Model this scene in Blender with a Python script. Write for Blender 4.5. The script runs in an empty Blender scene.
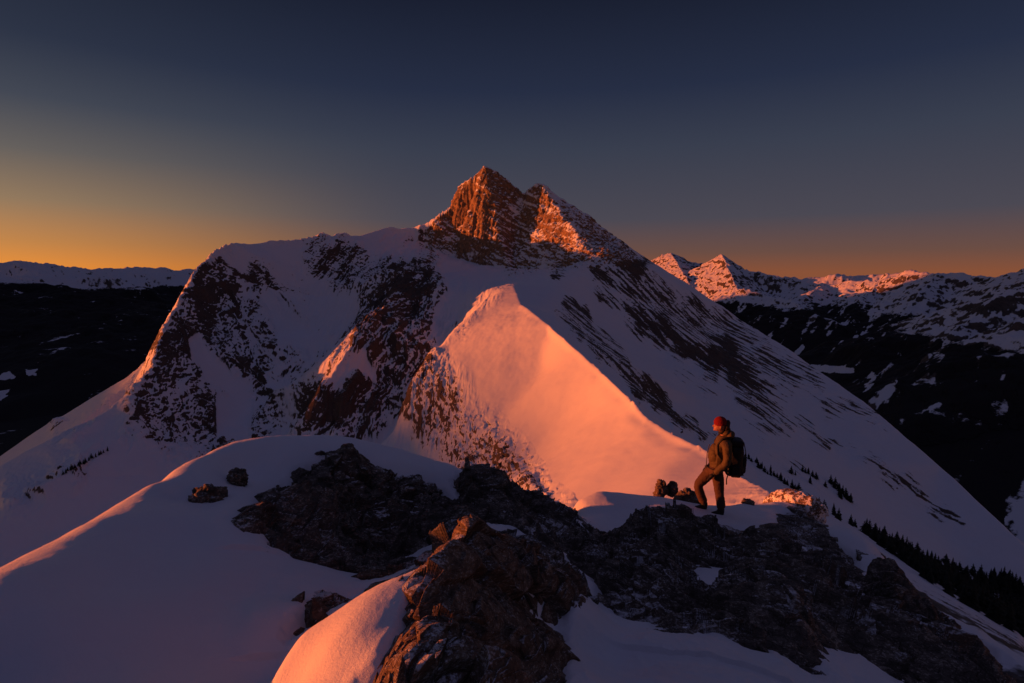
import bpy, bmesh, math, random
import numpy as np
from mathutils import Vector, Matrix
from mathutils.geometry import delaunay_2d_cdt
import time
_t0 = time.time()
random.seed(4)
C = bpy.context.scene.collection

DETAIL = 1.0

# ------------------------------------------------------------------ camera
F = 568.9                       # 20 mm lens on 36 mm film, in pixels of a 1024 px wide frame
TILT = math.atan(69.5 / F)
cT, sT = math.cos(TILT), math.sin(TILT)
cam_d = bpy.data.cameras.new('camera')
cam_d.lens = 20; cam_d.sensor_width = 36; cam_d.clip_start = 0.1; cam_d.clip_end = 200000
cam = bpy.data.objects.new('camera', cam_d); C.objects.link(cam)
cam.location = (0, 0, 0); cam.rotation_euler = (math.radians(90) - TILT, 0, 0)
bpy.context.scene.camera = cam

def P(px, py, R):
    """a surveyed point: bearing and dip read off the photograph, R = its horizontal distance in metres"""
    u = (px - 512) / F; v = (341.5 - py) / F
    x, y, z = u, cT + v * sT, -sT + v * cT
    h = math.hypot(x, y)
    return (R * x / h, R * y / h, R * z / h)

def bearing(px, py):
    x, y, z = P(px, py, 1.0)
    return math.atan2(x, y), z

def to_px(X, Y, Z):
    f = Y * cT - Z * sT
    f = np.where(np.abs(f) < 1e-6, 1e-6, f)
    up = Y * sT + Z * cT
    px = 512 + F * X / f; py = 341.5 - F * up / f
    bad = f <= 0
    return np.where(bad, -9999, px), np.where(bad, -9999, py)

# ------------------------------------------------------------------ noise
def _h(ix, iy, iz, seed):
    h = (ix.astype(np.int64) * 374761393 + iy.astype(np.int64) * 668265263 + iz.astype(np.int64) * 2147483647 + seed * 1274126177) & 0xFFFFFFFF
    h = ((h ^ (h >> 13)) * 1274126177) & 0xFFFFFFFF
    h = ((h ^ (h >> 15)) * 2246822519) & 0xFFFFFFFF
    return (h ^ (h >> 16)) & 0xFFFFFFFF

def hash01(ix, iy, iz, seed):
    return _h(ix, iy, iz, seed).astype(np.float32) / np.float32(4294967296.0)

_G2 = np.array([(math.cos(a), math.sin(a)) for a in np.linspace(0, 2 * math.pi, 64, endpoint=False)], np.float32)
_rs = np.random.RandomState(7)
_G3 = _rs.normal(size=(256, 3)); _G3 = (_G3 / np.linalg.norm(_G3, axis=1, keepdims=True)).astype(np.float32)

def n2(x, y, seed=0):
    x0 = np.floor(x); y0 = np.floor(y)
    fx = (x - x0).astype(np.float32); fy = (y - y0).astype(np.float32)
    ix = x0.astype(np.int64); iy = y0.astype(np.int64); z = np.zeros_like(ix)
    u = fx * fx * fx * (fx * (fx * 6 - 15) + 10); v = fy * fy * fy * (fy * (fy * 6 - 15) + 10)
    def g(dx, dy):
        k = (_h(ix + dx, iy + dy, z, seed) & 63).astype(np.int64)
        return _G2[k, 0] * (fx - dx) + _G2[k, 1] * (fy - dy)
    a = g(0, 0); b = g(1, 0); c = g(0, 1); d = g(1, 1)
    return 1.5 * (a + u * (b - a) + v * (c - a + u * (a - b - c + d)))

def n3(x, y, z, seed=0):
    x0 = np.floor(x); y0 = np.floor(y); z0 = np.floor(z)
    fx = (x - x0).astype(np.float32); fy = (y - y0).astype(np.float32); fz = (z - z0).astype(np.float32)
    ix = x0.astype(np.int64); iy = y0.astype(np.int64); iz = z0.astype(np.int64)
    s = lambda t: t * t * t * (t * (t * 6 - 15) + 10)
    u, v, w = s(fx), s(fy), s(fz)
    def g(dx, dy, dz):
        k = (_h(ix + dx, iy + dy, iz + dz, seed) & 255).astype(np.int64)
        return _G3[k, 0] * (fx - dx) + _G3[k, 1] * (fy - dy) + _G3[k, 2] * (fz - dz)
    l = lambda a, b, t: a + t * (b - a)
    return 1.6 * l(l(l(g(0,0,0), g(1,0,0), u), l(g(0,1,0), g(1,1,0), u), v),
                   l(l(g(0,0,1), g(1,0,1), u), l(g(0,1,1), g(1,1,1), u), v), w)

def fbm2(x, y, oct=4, seed=0, gain=.5, ridged=False):
    r = 0; a = 1.0; t = 0; f = 1.0
    for i in range(oct):
        n = n2(x * f + 17.3 * i, y * f - 9.1 * i, seed + i)
        if ridged: n = 1 - 2 * np.abs(n)
        r = r + a * n; t += a; a *= gain; f *= 2.03
    return r / t

def fbm3(x, y, z, oct=4, seed=0, gain=.5, ridged=False):
    r = 0; a = 1.0; t = 0; f = 1.0
    for i in range(oct):
        n = n3(x * f + 17.3 * i, y * f - 9.1 * i, z * f + 4.7 * i, seed + i)
        if ridged: n = 1 - 2 * np.abs(n)
        r = r + a * n; t += a; a *= gain; f *= 2.03
    return r / t

def facets(x, y, z, seed=0, tilt=1.0):
    """broken-rock relief: every Voronoi cell is a block with its own height and tilt"""
    x0 = np.floor(x).astype(np.int64); y0 = np.floor(y).astype(np.int64); z0 = np.floor(z).astype(np.int64)
    best = np.full(x.shape, 1e9, np.float32); val = np.zeros(x.shape, np.float32); sec = np.full(x.shape, 1e9, np.float32)
    for dx in (-1, 0, 1):
        for dy in (-1, 0, 1):
            for dz in (-1, 0, 1):
                cx, cy, cz = x0 + dx, y0 + dy, z0 + dz
                qx = (x - cx - hash01(cx, cy, cz, seed)).astype(np.float32)
                qy = (y - cy - hash01(cx, cy, cz, seed + 1)).astype(np.float32)
                qz = (z - cz - hash01(cx, cy, cz, seed + 2)).astype(np.float32)
                d = qx * qx + qy * qy + qz * qz
                k = (_h(cx, cy, cz, seed + 3) & 255).astype(np.int64)
                v = hash01(cx, cy, cz, seed + 4) - .5 + tilt * (qx * _G3[k, 0] + qy * _G3[k, 1] + qz * _G3[k, 2])
                m = d < best
                sec = np.where(m, best, np.minimum(sec, d)); best = np.where(m, d, best); val = np.where(m, v, val)
    return val, np.sqrt(sec) - np.sqrt(best)

def smooth(a, b, x):
    t = np.clip((x - a) / (b - a), 0, 1); return t * t * (3 - 2 * t)

def polysd(px, py, poly):
    """signed distance to a polygon, inside positive"""
    d = np.full(px.shape, 1e9, np.float32); ins = np.zeros(px.shape, bool)
    n = len(poly)
    for i in range(n):
        x1, y1 = poly[i]; x2, y2 = poly[(i + 1) % n]
        ex, ey = x2 - x1, y2 - y1
        t = np.clip(((px - x1) * ex + (py - y1) * ey) / (ex * ex + ey * ey), 0, 1)
        d = np.minimum(d, np.hypot(px - x1 - t * ex, py - y1 - t * ey))
        c = ((y1 > py) != (y2 > py))
        if y1 != y2:
            c &= px < (ex * (py - y1) / ey + x1)
            ins ^= c
    return np.where(ins, d, -d)

# ------------------------------------------------------------------ objects
def grid_obj(name, X, Y, Z, mat, attrs=None, keep=None, parent=None, skirt=0, shade=True):
    nr, nc = X.shape
    idx = np.arange(nr * nc).reshape(nr, nc)
    q = np.stack([idx[:-1, :-1], idx[:-1, 1:], idx[1:, 1:], idx[1:, :-1]], -1)
    if keep is not None:
        k = keep[:-1, :-1] & keep[:-1, 1:] & keep[1:, 1:] & keep[1:, :-1]
        q = q[k]
    q = q.reshape(-1, 4)
    co = np.stack([X, Y, Z], -1).reshape(-1, 3).astype(np.float32)
    used = np.zeros(len(co), bool); used[q.ravel()] = True
    remap = np.cumsum(used) - 1
    q = remap[q]; co = co[used]
    at = {k: v.reshape(-1)[used] for k, v in (attrs or {}).items()}
    if skirt:
        e = np.concatenate([q[:, [0, 1]], q[:, [1, 2]], q[:, [2, 3]], q[:, [3, 0]]])
        key = np.minimum(e[:, 0], e[:, 1]).astype(np.int64) * len(co) + np.maximum(e[:, 0], e[:, 1])
        u, first, cnt = np.unique(key, return_index=True, return_counts=True)
        be = e[first[cnt == 1]]
        bv = np.unique(be); base = len(co)
        mp = np.zeros(len(co), np.int64); mp[bv] = base + np.arange(len(bv))
        low = co[bv].copy(); low[:, 2] -= skirt
        co = np.concatenate([co, low])
        q = np.concatenate([q, np.stack([be[:, 1], be[:, 0], mp[be[:, 0]], mp[be[:, 1]]], -1)])
        at = {k: np.concatenate([v, v[bv]]) for k, v in at.items()}
    me = bpy.data.meshes.new(name)
    me.vertices.add(len(co)); me.vertices.foreach_set('co', co.ravel())
    me.loops.add(len(q) * 4); me.loops.foreach_set('vertex_index', q.ravel().astype(np.int32))
    me.polygons.add(len(q)); me.polygons.foreach_set('loop_start', np.arange(0, len(q) * 4, 4, dtype=np.int32))
    me.polygons.foreach_set('use_smooth', np.full(len(q), shade, bool))
    for k, v in at.items():
        a = me.attributes.new(k, 'FLOAT', 'POINT'); a.data.foreach_set('value', v.astype(np.float32))
    me.update(calc_edges=True); me.validate()
    me.materials.append(mat)
    o = bpy.data.objects.new(name, me); C.objects.link(o)
    if parent: o.parent = parent
    return o

def normals(X, Y, Z):
    a = [np.gradient(v, axis=1) for v in (X, Y, Z)]; b = [np.gradient(v, axis=0) for v in (X, Y, Z)]
    nx = a[1] * b[2] - a[2] * b[1]; ny = a[2] * b[0] - a[0] * b[2]; nz = a[0] * b[1] - a[1] * b[0]
    l = np.sqrt(nx * nx + ny * ny + nz * nz) + 1e-12
    s = np.where(nz < 0, -1, 1)
    return nx / l * s, ny / l * s, nz / l * s

def blur(A, k):
    for ax in (0, 1):
        for _ in range(k):
            p = np.pad(A, [(1, 1) if i == ax else (0, 0) for i in (0, 1)], mode='edge')
            A = (p[:-2] + 2 * p[1:-1] + p[2:]) / 4 if ax == 0 else (p[:, :-2] + 2 * p[:, 1:-1] + p[:, 2:]) / 4
    return A

def boxblur(A, kr, kc, n=3):
    for _ in range(n):
        for ax, k in ((0, kr), (1, kc)):
            if k < 1: continue
            p = np.pad(A, [(k + 1, k) if i == ax else (0, 0) for i in (0, 1)], mode='edge')
            c = np.cumsum(p, axis=ax)
            A = (c[2 * k + 1:] - c[:-2 * k - 1]) / (2 * k + 1) if ax == 0 else (c[:, 2 * k + 1:] - c[:, :-2 * k - 1]) / (2 * k + 1)
    return A

def polydist(px, py, line):
    d = np.full(px.shape, 1e9, np.float32)
    for (x1, y1), (x2, y2) in zip(line[:-1], line[1:]):
        ex, ey = x2 - x1, y2 - y1
        t = np.clip(((px - x1) * ex + (py - y1) * ey) / (ex * ex + ey * ey), 0, 1)
        d = np.minimum(d, np.hypot(px - x1 - t * ex, py - y1 - t * ey))
    return d

def tag(o, label=None, cat=None, group=None, kind=None):
    if label: o['label'] = label
    if cat: o['category'] = cat
    if group: o['group'] = group
    if kind: o['kind'] = kind
    return o

# ------------------------------------------------------------------ node helpers
class NT:
    def __init__(s, tree): s.t = tree; s.n = tree.nodes; s.l = tree.links
    def new(s, typ, **kw):
        n = s.n.new(typ)
        for k, v in kw.items():
            if k in n.inputs: s.set(n.inputs[k], v)
            else: setattr(n, k, v)
        return n
    def set(s, sock, v):
        if isinstance(v, bpy.types.NodeSocket): s.l.new(v, sock)
        else: sock.default_value = v
    def math(s, op, a, b=0.0, c=0.0, clamp=False):
        n = s.n.new('ShaderNodeMath'); n.operation = op; n.use_clamp = clamp
        for i, v in enumerate((a, b, c)): s.set(n.inputs[i], v)
        return n.outputs[0]
    def vmath(s, op, a, b=(0, 0, 0)):
        n = s.n.new('ShaderNodeVectorMath'); n.operation = op
        s.set(n.inputs[0], a); s.set(n.inputs[1], b)
        return n.outputs['Value'] if op in ('DOT_PRODUCT', 'LENGTH') else n.outputs[0]
    def mix(s, f, a, b, blend='MIX'):
        n = s.n.new('ShaderNodeMix'); n.data_type = 'RGBA'; n.blend_type = blend
        s.set(n.inputs[0], f)
        for i, v in ((6, a), (7, b)):
            if isinstance(v, (tuple, list)): v = tuple(v) + (1,) if len(v) == 3 else v
            s.set(n.inputs[i], v)
        return n.outputs[2]
    def noise(s, vec, scale, detail=4, rough=.55, dist=0.0):
        n = s.n.new('ShaderNodeTexNoise'); s.l.new(vec, n.inputs['Vector'])
        n.inputs['Scale'].default_value = scale; n.inputs['Detail'].default_value = detail
        n.inputs['Roughness'].default_value = rough; n.inputs['Distortion'].default_value = dist
        return n.outputs[0]
    def ramp(s, f, pts):
        n = s.n.new('ShaderNodeValToRGB'); s.set(n.inputs[0], f)
        e = n.color_ramp.elements
        while len(e) < len(pts): e.new(.5)
        for el, (p, c) in zip(e, pts):
            el.position = p; el.color = tuple(c) + (1,) if len(c) == 3 else c
        return n.outputs[0]
    def bump(s, h, strength, dist, normal=None):
        n = s.n.new('ShaderNodeBump'); n.inputs['Strength'].default_value = strength
        n.inputs['Distance'].default_value = dist; s.l.new(h, n.inputs['Height'])
        if normal is not None: s.l.new(normal, n.inputs['Normal'])
        return n.outputs[0]
    def maprange(s, v, a, b, c=0.0, d=1.0):
        n = s.n.new('ShaderNodeMapRange'); n.interpolation_type = 'SMOOTHSTEP'
        for i, x in enumerate((v, a, b, c, d)): s.set(n.inputs[i], x)
        return n.outputs[0]

def new_mat(name):
    m = bpy.data.materials.new(name); m.use_nodes = True
    t = NT(m.node_tree); b = m.node_tree.nodes['Principled BSDF']
    return m, t, b

def plain(name, col, rough=.8, nscale=30, namp=.25, bump=.3, bdist=.01, metal=0, spec=.3):
    m, t, b = new_mat(name)
    tc = t.new('ShaderNodeTexCoord').outputs['Object']
    n = t.noise(tc, nscale, 5, .6)
    dark = tuple(c * (1 - namp) for c in col); light = tuple(min(1, c * (1 + namp)) for c in col)
    t.l.new(t.mix(t.maprange(n, .3, .7), dark, light), b.inputs['Base Color'])
    b.inputs['Roughness'].default_value = rough; b.inputs['Metallic'].default_value = metal
    b.inputs['Specular IOR Level'].default_value = spec
    if bump: t.l.new(t.bump(n, bump, bdist), b.inputs['Normal'])
    return m

def mountain_mat(name, snow, rock1, rock2, scale, forest=False, bump_d=1.0, warm=None, mixn=.55):
    """snow over rock: the 'rock' attribute says how bare the ground is, noise roughens the edges"""
    m, t, b = new_mat(name)
    tc = t.new('ShaderNodeTexCoord').outputs['Object']
    at = t.new('ShaderNodeAttribute', attribute_name='rock').outputs['Fac']
    n1 = t.noise(tc, scale, 6, .65); n2_ = t.noise(tc, scale * 4, 5, .7); n3_ = t.noise(tc, scale * .2, 4, .6)
    e = t.math('ADD', at, t.math('MULTIPLY', t.math('SUBTRACT', n1, .5), mixn))
    e = t.math('ADD', e, t.math('MULTIPLY', t.math('SUBTRACT', n2_, .5), .35))
    f = t.maprange(e, .42, .58)
    rc = t.mix(t.maprange(n3_, .35, .65), rock1, rock2)
    rc = t.mix(t.maprange(n2_, .3, .75), rc, tuple(c * 1.5 for c in rock2))
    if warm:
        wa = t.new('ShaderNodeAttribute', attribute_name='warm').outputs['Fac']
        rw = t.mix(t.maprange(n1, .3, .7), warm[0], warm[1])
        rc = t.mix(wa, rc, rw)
    sn = t.mix(n3_, snow, tuple(c * .93 for c in snow))
    col = t.mix(f, sn, rc)
    if forest:
        fa = t.new('ShaderNodeAttribute', attribute_name='forest').outputs['Fac']
        fe = t.math('ADD', fa, t.math('MULTIPLY', t.math('SUBTRACT', n1, .5), .9))
        fe = t.math('ADD', fe, t.math('MULTIPLY', t.math('SUBTRACT', n2_, .5), .5))
        col = t.mix(t.maprange(fe, .45, .6), col, (.014, .012, .012))
    t.l.new(col, b.inputs['Base Color'])
    b.inputs['Roughness'].default_value = .75; b.inputs['Specular IOR Level'].default_value = .15
    bh = t.math('ADD', t.math('MULTIPLY', n1, t.math('ADD', t.math('MULTIPLY', f, .9), .05)), t.math('MULTIPLY', n2_, t.math('MULTIPLY', f, .35)))
    t.l.new(t.bump(bh, .7, bump_d), b.inputs['Normal'])
    return m

# ------------------------------------------------------------------ sky and sun
SUN_AZ = math.radians(-90)      # bearing from the view direction, negative = left
SUN_EL = math.radians(2.2)
sc = bpy.context.scene
sc.view_settings.view_transform = 'Standard'; sc.view_settings.look = 'None'
sc.view_settings.exposure = 0.42; sc.view_settings.gamma = 1
sd = bpy.data.lights.new('sun', 'SUN'); sd.energy = 5.0; sd.angle = math.radians(.55); sd.color = (1.0, .202, .044)
so = bpy.data.objects.new('sun', sd); C.objects.link(so)
sv = Vector((math.sin(SUN_AZ) * math.cos(SUN_EL), math.cos(SUN_AZ) * math.cos(SUN_EL), math.sin(SUN_EL)))
so.rotation_euler = sv.to_track_quat('Z', 'Y').to_euler(); so.location = (0, 0, 50)

w = bpy.data.worlds.new('World'); sc.world = w; w.use_nodes = True
t = NT(w.node_tree); bg = w.node_tree.nodes['Background']
sky = t.new('ShaderNodeTexSky'); sky.sky_type = 'NISHITA'; sky.sun_disc = False
sky.sun_elevation = SUN_EL; sky.sun_rotation = SUN_AZ; sky.altitude = 2400; sky.air_density = 1.0; sky.dust_density = 1.5; sky.ozone_density = 2.5
d = t.new('ShaderNodeTexCoord').outputs['Generated']
sep = t.new('ShaderNodeSeparateXYZ'); t.l.new(d, sep.inputs[0])
el = sep.outputs[2]
toward = t.vmath('DOT_PRODUCT', d, (math.sin(SUN_AZ), math.cos(SUN_AZ), 0))     # 1 towards the sun
# dusk: gradient by height above the horizon, warmer on the sun's side, over the physical sky
warm = t.ramp(t.math('DIVIDE', el, .8), [(0, (.95, .31, .03)), (.05, (.62, .26, .06)), (.12, (.33, .21, .105)), (.2, (.145, .125, .105)),
                           (.28, (.058, .064, .082)), (.37, (.026, .032, .052)), (.56, (.008, .010, .020)), (1, (.046, .045, .096))])
cool = t.ramp(t.math('DIVIDE', el, .8), [(0, (.22, .072, .034)), (.04, (.130, .064, .050)), (.11, (.062, .056, .074)), (.25, (.036, .042, .066)),
                           (.36, (.017, .023, .049)), (.56, (.006, .0075, .017)), (.75, (.023, .023, .052)), (1, (.048, .047, .102))])
k = t.maprange(toward, .12, .92)
grad = t.mix(k, cool, warm)
skyc = t.mix(1.0, sky.outputs[0], (.055, .055, .055), 'MULTIPLY')
allc = t.mix(.04, grad, skyc)
t.l.new(allc, bg.inputs['Color']); bg.inputs['Strength'].default_value = .86
# ------------------------------------------------------------------ terrain of the main massif: surveyed points joined into facets
class TIN:
    def __init__(s): s.v = []; s.e = []; s.names = {}
    def p(s, *a):
        q = P(*a); return s.raw(*q)
    def raw(s, x, y, z):
        for i, w in enumerate(s.v):
            if abs(w[0] - x) < .01 and abs(w[1] - y) < .01: return i
        s.v.append((x, y, z)); return len(s.v) - 1
    def line(s, pts):
        ids = [s.p(*q) if not isinstance(q, int) else q for q in pts]
        s.e += list(zip(ids[:-1], ids[1:])); return ids
    def pts(s, l):
        for q in l: s.p(*q)
    def build(s):
        r = delaunay_2d_cdt([Vector((a, b)) for a, b, c in s.v], [e for e in s.e], [], 0, 1e-4)
        vo, eo, fo, ov = r[0], r[1], r[2], r[3]
        z = []
        for i, v in enumerate(vo):
            if ov[i]: z.append(s.v[ov[i][0]][2])
            else: z.append(None)
        for i, v in enumerate(vo):          # crossings of two breaklines: take the higher line's height
            if z[i] is None:
                c = []
                for a, b in s.e:
                    A, B = Vector(s.v[a][:2]), Vector(s.v[b][:2]); L = (B - A).length
                    tt = (v - A).dot(B - A) / L / L
                    if -.001 < tt < 1.001 and ((A + (B - A) * tt) - v).length < .5: c.append(s.v[a][2] * (1 - tt) + s.v[b][2] * tt)
                z[i] = max(c) if c else 0
                print('crossing at', v[:], z[i])
        s.V = np.array([(v[0], v[1], zz) for v, zz in zip(vo, z)]); s.T = fo
    def height(s, X, Y):
        Z = np.full(X.shape, np.nan, np.float64)
        fx, fy, fz = X.ravel(), Y.ravel(), Z.ravel()
        order = np.argsort(fx, kind='stable'); sx = fx[order]
        for t in s.T:
            a, b, c = s.V[list(t)]
            det = (b[1] - c[1]) * (a[0] - c[0]) + (c[0] - b[0]) * (a[1] - c[1])
            if abs(det) < 1e-9: continue
            lo = np.searchsorted(sx, min(a[0], b[0], c[0]) - 1e-3); hi = np.searchsorted(sx, max(a[0], b[0], c[0]) + 1e-3)
            ii = order[lo:hi]; y = fy[ii]
            m = (y >= min(a[1], b[1], c[1]) - 1e-3) & (y <= max(a[1], b[1], c[1]) + 1e-3)
            ii = ii[m]; x = fx[ii]; y = fy[ii]
            l1 = ((b[1] - c[1]) * (x - c[0]) + (c[0] - b[0]) * (y - c[1])) / det
            l2 = ((c[1] - a[1]) * (x - c[0]) + (a[0] - c[0]) * (y - c[1])) / det
            l3 = 1 - l1 - l2
            k = (l1 >= -1e-6) & (l2 >= -1e-6) & (l3 >= -1e-6)
            fz[ii[k]] = l1[k] * a[2] + l2[k] * b[2] + l3[k] * c[2]
        return fz.reshape(X.shape)

M = TIN()
SKY = [(230,245,1300),(255,243,1350),(300,241,1400),(330,237,1430),(360,236,1470),(385,228,1530),(410,220,1560),(432,214,1575),(440,208,1570),(447,200,1560),(458,184,1540),(470,180,1520),(485,165,1500),(497,174,1512),(523,193,1530),(534,185,1500),(541,184,1490),(560,197,1500),(585,215,1510),(610,233,1520),(650,262,1500),(690,285,1450),(740,318,1400),(800,357,1270),(860,398,1150),(940,465,1020),(1024,545,900),(1150,670,800)]
ids = M.line(SKY)
for q in SKY:                                   # far side falls away
    x, y, z = P(*q); r = q[2]
    M.raw(x * (r + 260) / r, y * (r + 260) / r, z - 190)
LCR = M.line([(230,245,1300),(212,255,1250),(195,275,1180),(182,298,1100),(165,325,1020),(158,350,960),(148,375,900),(137,391,860)])
LCRP = [(230,245),(212,255),(195,275),(182,298),(165,325),(158,350),(148,375),(137,391),(103,414),(65,431),(23,452),(0,467)]
M.line([(137,391,860),(103,414,840),(65,431,820),(23,452,805),(0,467,800),(-120,535,780)])
for q in [(212,255,1250),(195,275,1180),(182,298,1100),(165,325,1020),(158,350,960),(148,375,900),(137,391,860),(103,414,840),(65,431,820),(0,467,800),(-120,535,780)]:
    x, y, z = P(*q); r = q[2]
    M.raw(x * (r + 120) / r - 90, y * (r + 120) / r, z - 170)
M.line([(148,375,900),(126,433,790),(95,455,740),(65,479,700),(0,520,660),(-120,590,640)])
M.pts([(60,450,775),(0,490,745)])
# left rock face and the bowl
M.pts([(230,300,1180),(215,330,1100),(200,350,1010),(250,350,1060),(240,420,880),(190,445,800),(160,440,780),(222,385,950),(270,380,980),
       (300,330,1150),(330,290,1260),(380,262,1370),(300,275,1290),(262,300,1215),(350,330,1090),(300,380,960),
       (300,430,770),(250,470,705),(200,485,680),(100,525,640),(0,578,600),(-120,640,580)])
# K2 rib
M.line([(430,258,1360),(412,280,1150),(395,300,1020),(372,322,900),(350,345,820),(330,375,765),(312,410,722),(300,445,700)])
M.pts([(415,330,960),(390,380,800),(372,420,722),(345,440,690),(405,300,1060)])
# couloir
M.line([(470,278,1200),(466,292,1080),(446,330,930),(430,372,800),(400,430,700),(383,465,640)])
# K1 rib, left edge of the lit face
M.line([(512,283,1040),(500,290,960),(482,303,860),(462,320,785),(448,335,750),(425,358,690),(408,385,640),(403,415,600),(412,450,560)])
# the arete
ARETE = [(503,273,1270),(508,279,1170),(512,283,1040),(516,292,900),(521,305,780),(534,314,700),(548,325,630),(575,348,500),(600,371,420),(628,397,320),(648,418,270),(672,433,230),(700,447,200),(722,461,160),(742,477,120),(760,487,98),(777,498,80),(800,513,60)]
M.line(ARETE)
M.line([(800,513,60),(812,530,40),(815,545,28)])
# lit face
M.pts([(500,340,640),(480,380,565),(500,420,465),(540,380,520),(560,420,400),(600,430,300),(540,470,300),(570,500,190),(620,480,180),(660,470,160),(450,420,530),(470,460,432),(440,470,460),
       (500,490,350),(400,482,500),(340,470,560),(600,515,125),(640,500,125),(680,490,125),(720,495,90)])
# main cliffs
M.line([(485,165,1500),(491,190,1480),(497,215,1455),(503,245,1420),(508,270,1380)])
M.line([(432,214,1575),(425,250,1510),(455,260,1470),(482,269,1420),(508,270,1380)])
M.line([(523,193,1530),(519,225,1485),(515,250,1450),(514,274,1390),(508,270,1380)])
M.line([(541,184,1490),(555,203,1440),(565,220,1390),(580,240,1320),(591,260,1250)])
M.line([(514,274,1390),(538,274,1330),(565,269,1270),(591,260,1250)])
# mid levels of the cliffs, slightly hollowed
M.pts([(455,232,1520),(470,215,1515),(535,230,1445),(550,250,1370),(610,250,1440)])
# saddle and the shoulder
M.pts([(440,275,1290),(470,278,1200),(540,290,1000),(545,305,830)])
M.line([(591,260,1250),(588,264,1200),(572,272,1130),(556,292,1010),(558,318,800),(585,345,640),(610,368,520)])
M.line([(588,264,1200),(620,263,1250),(650,270,1330)])
# the shaded right face
M.pts([(600,330,930),(640,300,1150),(650,350,1000),(700,330,1230),(740,370,1080),(700,400,840),(760,420,880),(820,430,990),(850,470,900),(930,520,900),(660,400,700),(640,370,700)])
M.line([(625,388,600),(645,405,610),(700,440,640),(760,475,660),(850,520,700),(940,570,750),(1024,620,800),(1150,700,850)])
M.pts([(700,455,330),(750,485,330),(800,530,300),(850,560,250),(950,620,300),(1024,660,300),(900,590,100),(980,683,60),(860,570,60),(1024,683,120),(1150,740,300),(1250,900,60)])
# under and behind the camera, hidden flanks
for q in [(0,0,-5),(3.7,9.8,-5.2),(6.5,13.5,-6.5),(13,22,-11),(0,-60,-6),(70,-60,-40),(-70,-60,-45),(0,60,-40),(-22,22,-14),(-60,60,-58),(-60,0,-40),(12,5,-8),(30,10,-20),(60,30,-42),
          (-150,120,-130),(-260,260,-190),(-300,100,-230),(-700,300,-420),(300,100,-220),(600,200,-420),(-100,350,-190),(-900,0,-600),(900,0,-600),(0,-900,-600),(-900,-900,-800),(900,-900,-800)]:
    M.raw(*q)
for a in range(-180, 180, 12):
    r = 2700; M.raw(r * math.sin(math.radians(a)), r * math.cos(math.radians(a)), -1050)
M.build()

def Hmid_base(X, Y): return M.height(X, Y)

MID_ROCK = [   # rough outlines of bare rock on the massif: polygon, bareness, softness in px
 ([(418,262),(424,240),(432,212),(440,205),(447,196),(460,178),(485,160),(500,172),(523,188),(541,180),(600,222),(655,262),(640,272),(600,262),(570,268),(540,276),(500,279),(460,264),(436,264)], .92, 8),
 ([(505,200),(524,194),(520,240),(508,262),(500,240)], -.42, 5),
 ([(432,262),(445,300),(425,330),(428,362),(402,385),(384,440),(345,446),(298,446),(303,405),(340,352),(365,305),(400,272)], .66, 9),
 ([(318,385),(345,350),(362,352),(378,372),(372,385),(350,380),(335,400)], -.6, 8),
 ([(402,372),(430,352),(452,366),(470,400),(520,450),(570,510),(470,480),(430,455),(402,420)], .62, 12),
 ([(232,246),(300,243),(360,238),(432,216),(440,262),(400,300),(360,350),(320,420),(280,380),(250,300)], .16, 8),
 ([(444,270),(462,248),(474,256),(466,276)], -.5, 6), ([(484,276),(492,258),(504,262),(500,280)], -.4, 5), ([(530,278),(545,258),(556,262),(548,276)], -.35, 5),
 ([(440,330),(480,300),(478,310),(452,345),(440,345)], .3, 5),
 ([(186,282),(222,262),(240,300),(262,330),(270,380),(285,420),(270,480),(205,478),(160,446),(128,440),(133,400),(152,360),(160,322)], .52, 12),
 ([(186,343),(205,350),(242,386),(236,400),(206,384),(189,364)], -.8, 4),
 ([(224,402),(244,396),(240,444),(224,446)], -.7, 4), ([(262,300),(285,310),(330,345),(318,360),(280,335)], -.3, 6),
 ([(50,422),(100,404),(134,394),(128,412),(90,430),(50,446)], .42, 6), ([(0,500),(60,470),(120,440),(128,450),(70,490),(10,520)], .22, 8),
 ([(295,245),(340,236),(400,285),(385,300),(340,290),(310,268)], .40, 8),
 ([(556,302),(566,290),(596,322),(646,372),(714,438),(700,442),(650,408),(602,366),(568,335)], .60, 5),
 ([(560,262),(640,262),(740,318),(800,356),(905,440),(880,440),(800,400),(700,368),(660,340),(600,300)], .58, 11),
 ([(690,350),(730,352),(770,395),(835,445),(810,450),(745,408)], .62, 9),
 ([(830,440),(900,470),(960,520),(975,545),(930,520),(860,470)], .62, 10),
 ([(600,300),(640,310),(760,420),(820,490),(790,480),(700,400)], .36, 14),
 ([(700,440),(760,455),(860,500),(960,560),(880,540),(800,500)], .20, 12),
 ([(200,285),(262,262),(330,330),(300,420),(270,380),(240,320)], .22, 20),
 ([(380,262),(432,262),(430,300),(400,310)], .35, 10),
 ([(740,480),(830,520),(1030,640),(1030,690),(860,690),(820,560)], .30, 10),
 ([(0,465),(60,440),(120,430),(60,500),(0,530)], .12, 10),
 ([(370,240),(430,216),(430,240),(400,246)], .12, 8),
]
CLIFF = [(418,262),(424,240),(432,205),(447,190),(485,155),(541,175),(600,220),(640,262),(600,268),(570,272),(540,276),(500,279),(460,264),(436,264)]
LITSNOW = [(440,345),(480,308),(520,300),(560,330),(640,405),(760,485),(700,520),(560,520),(520,470),(470,380)]

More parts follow.
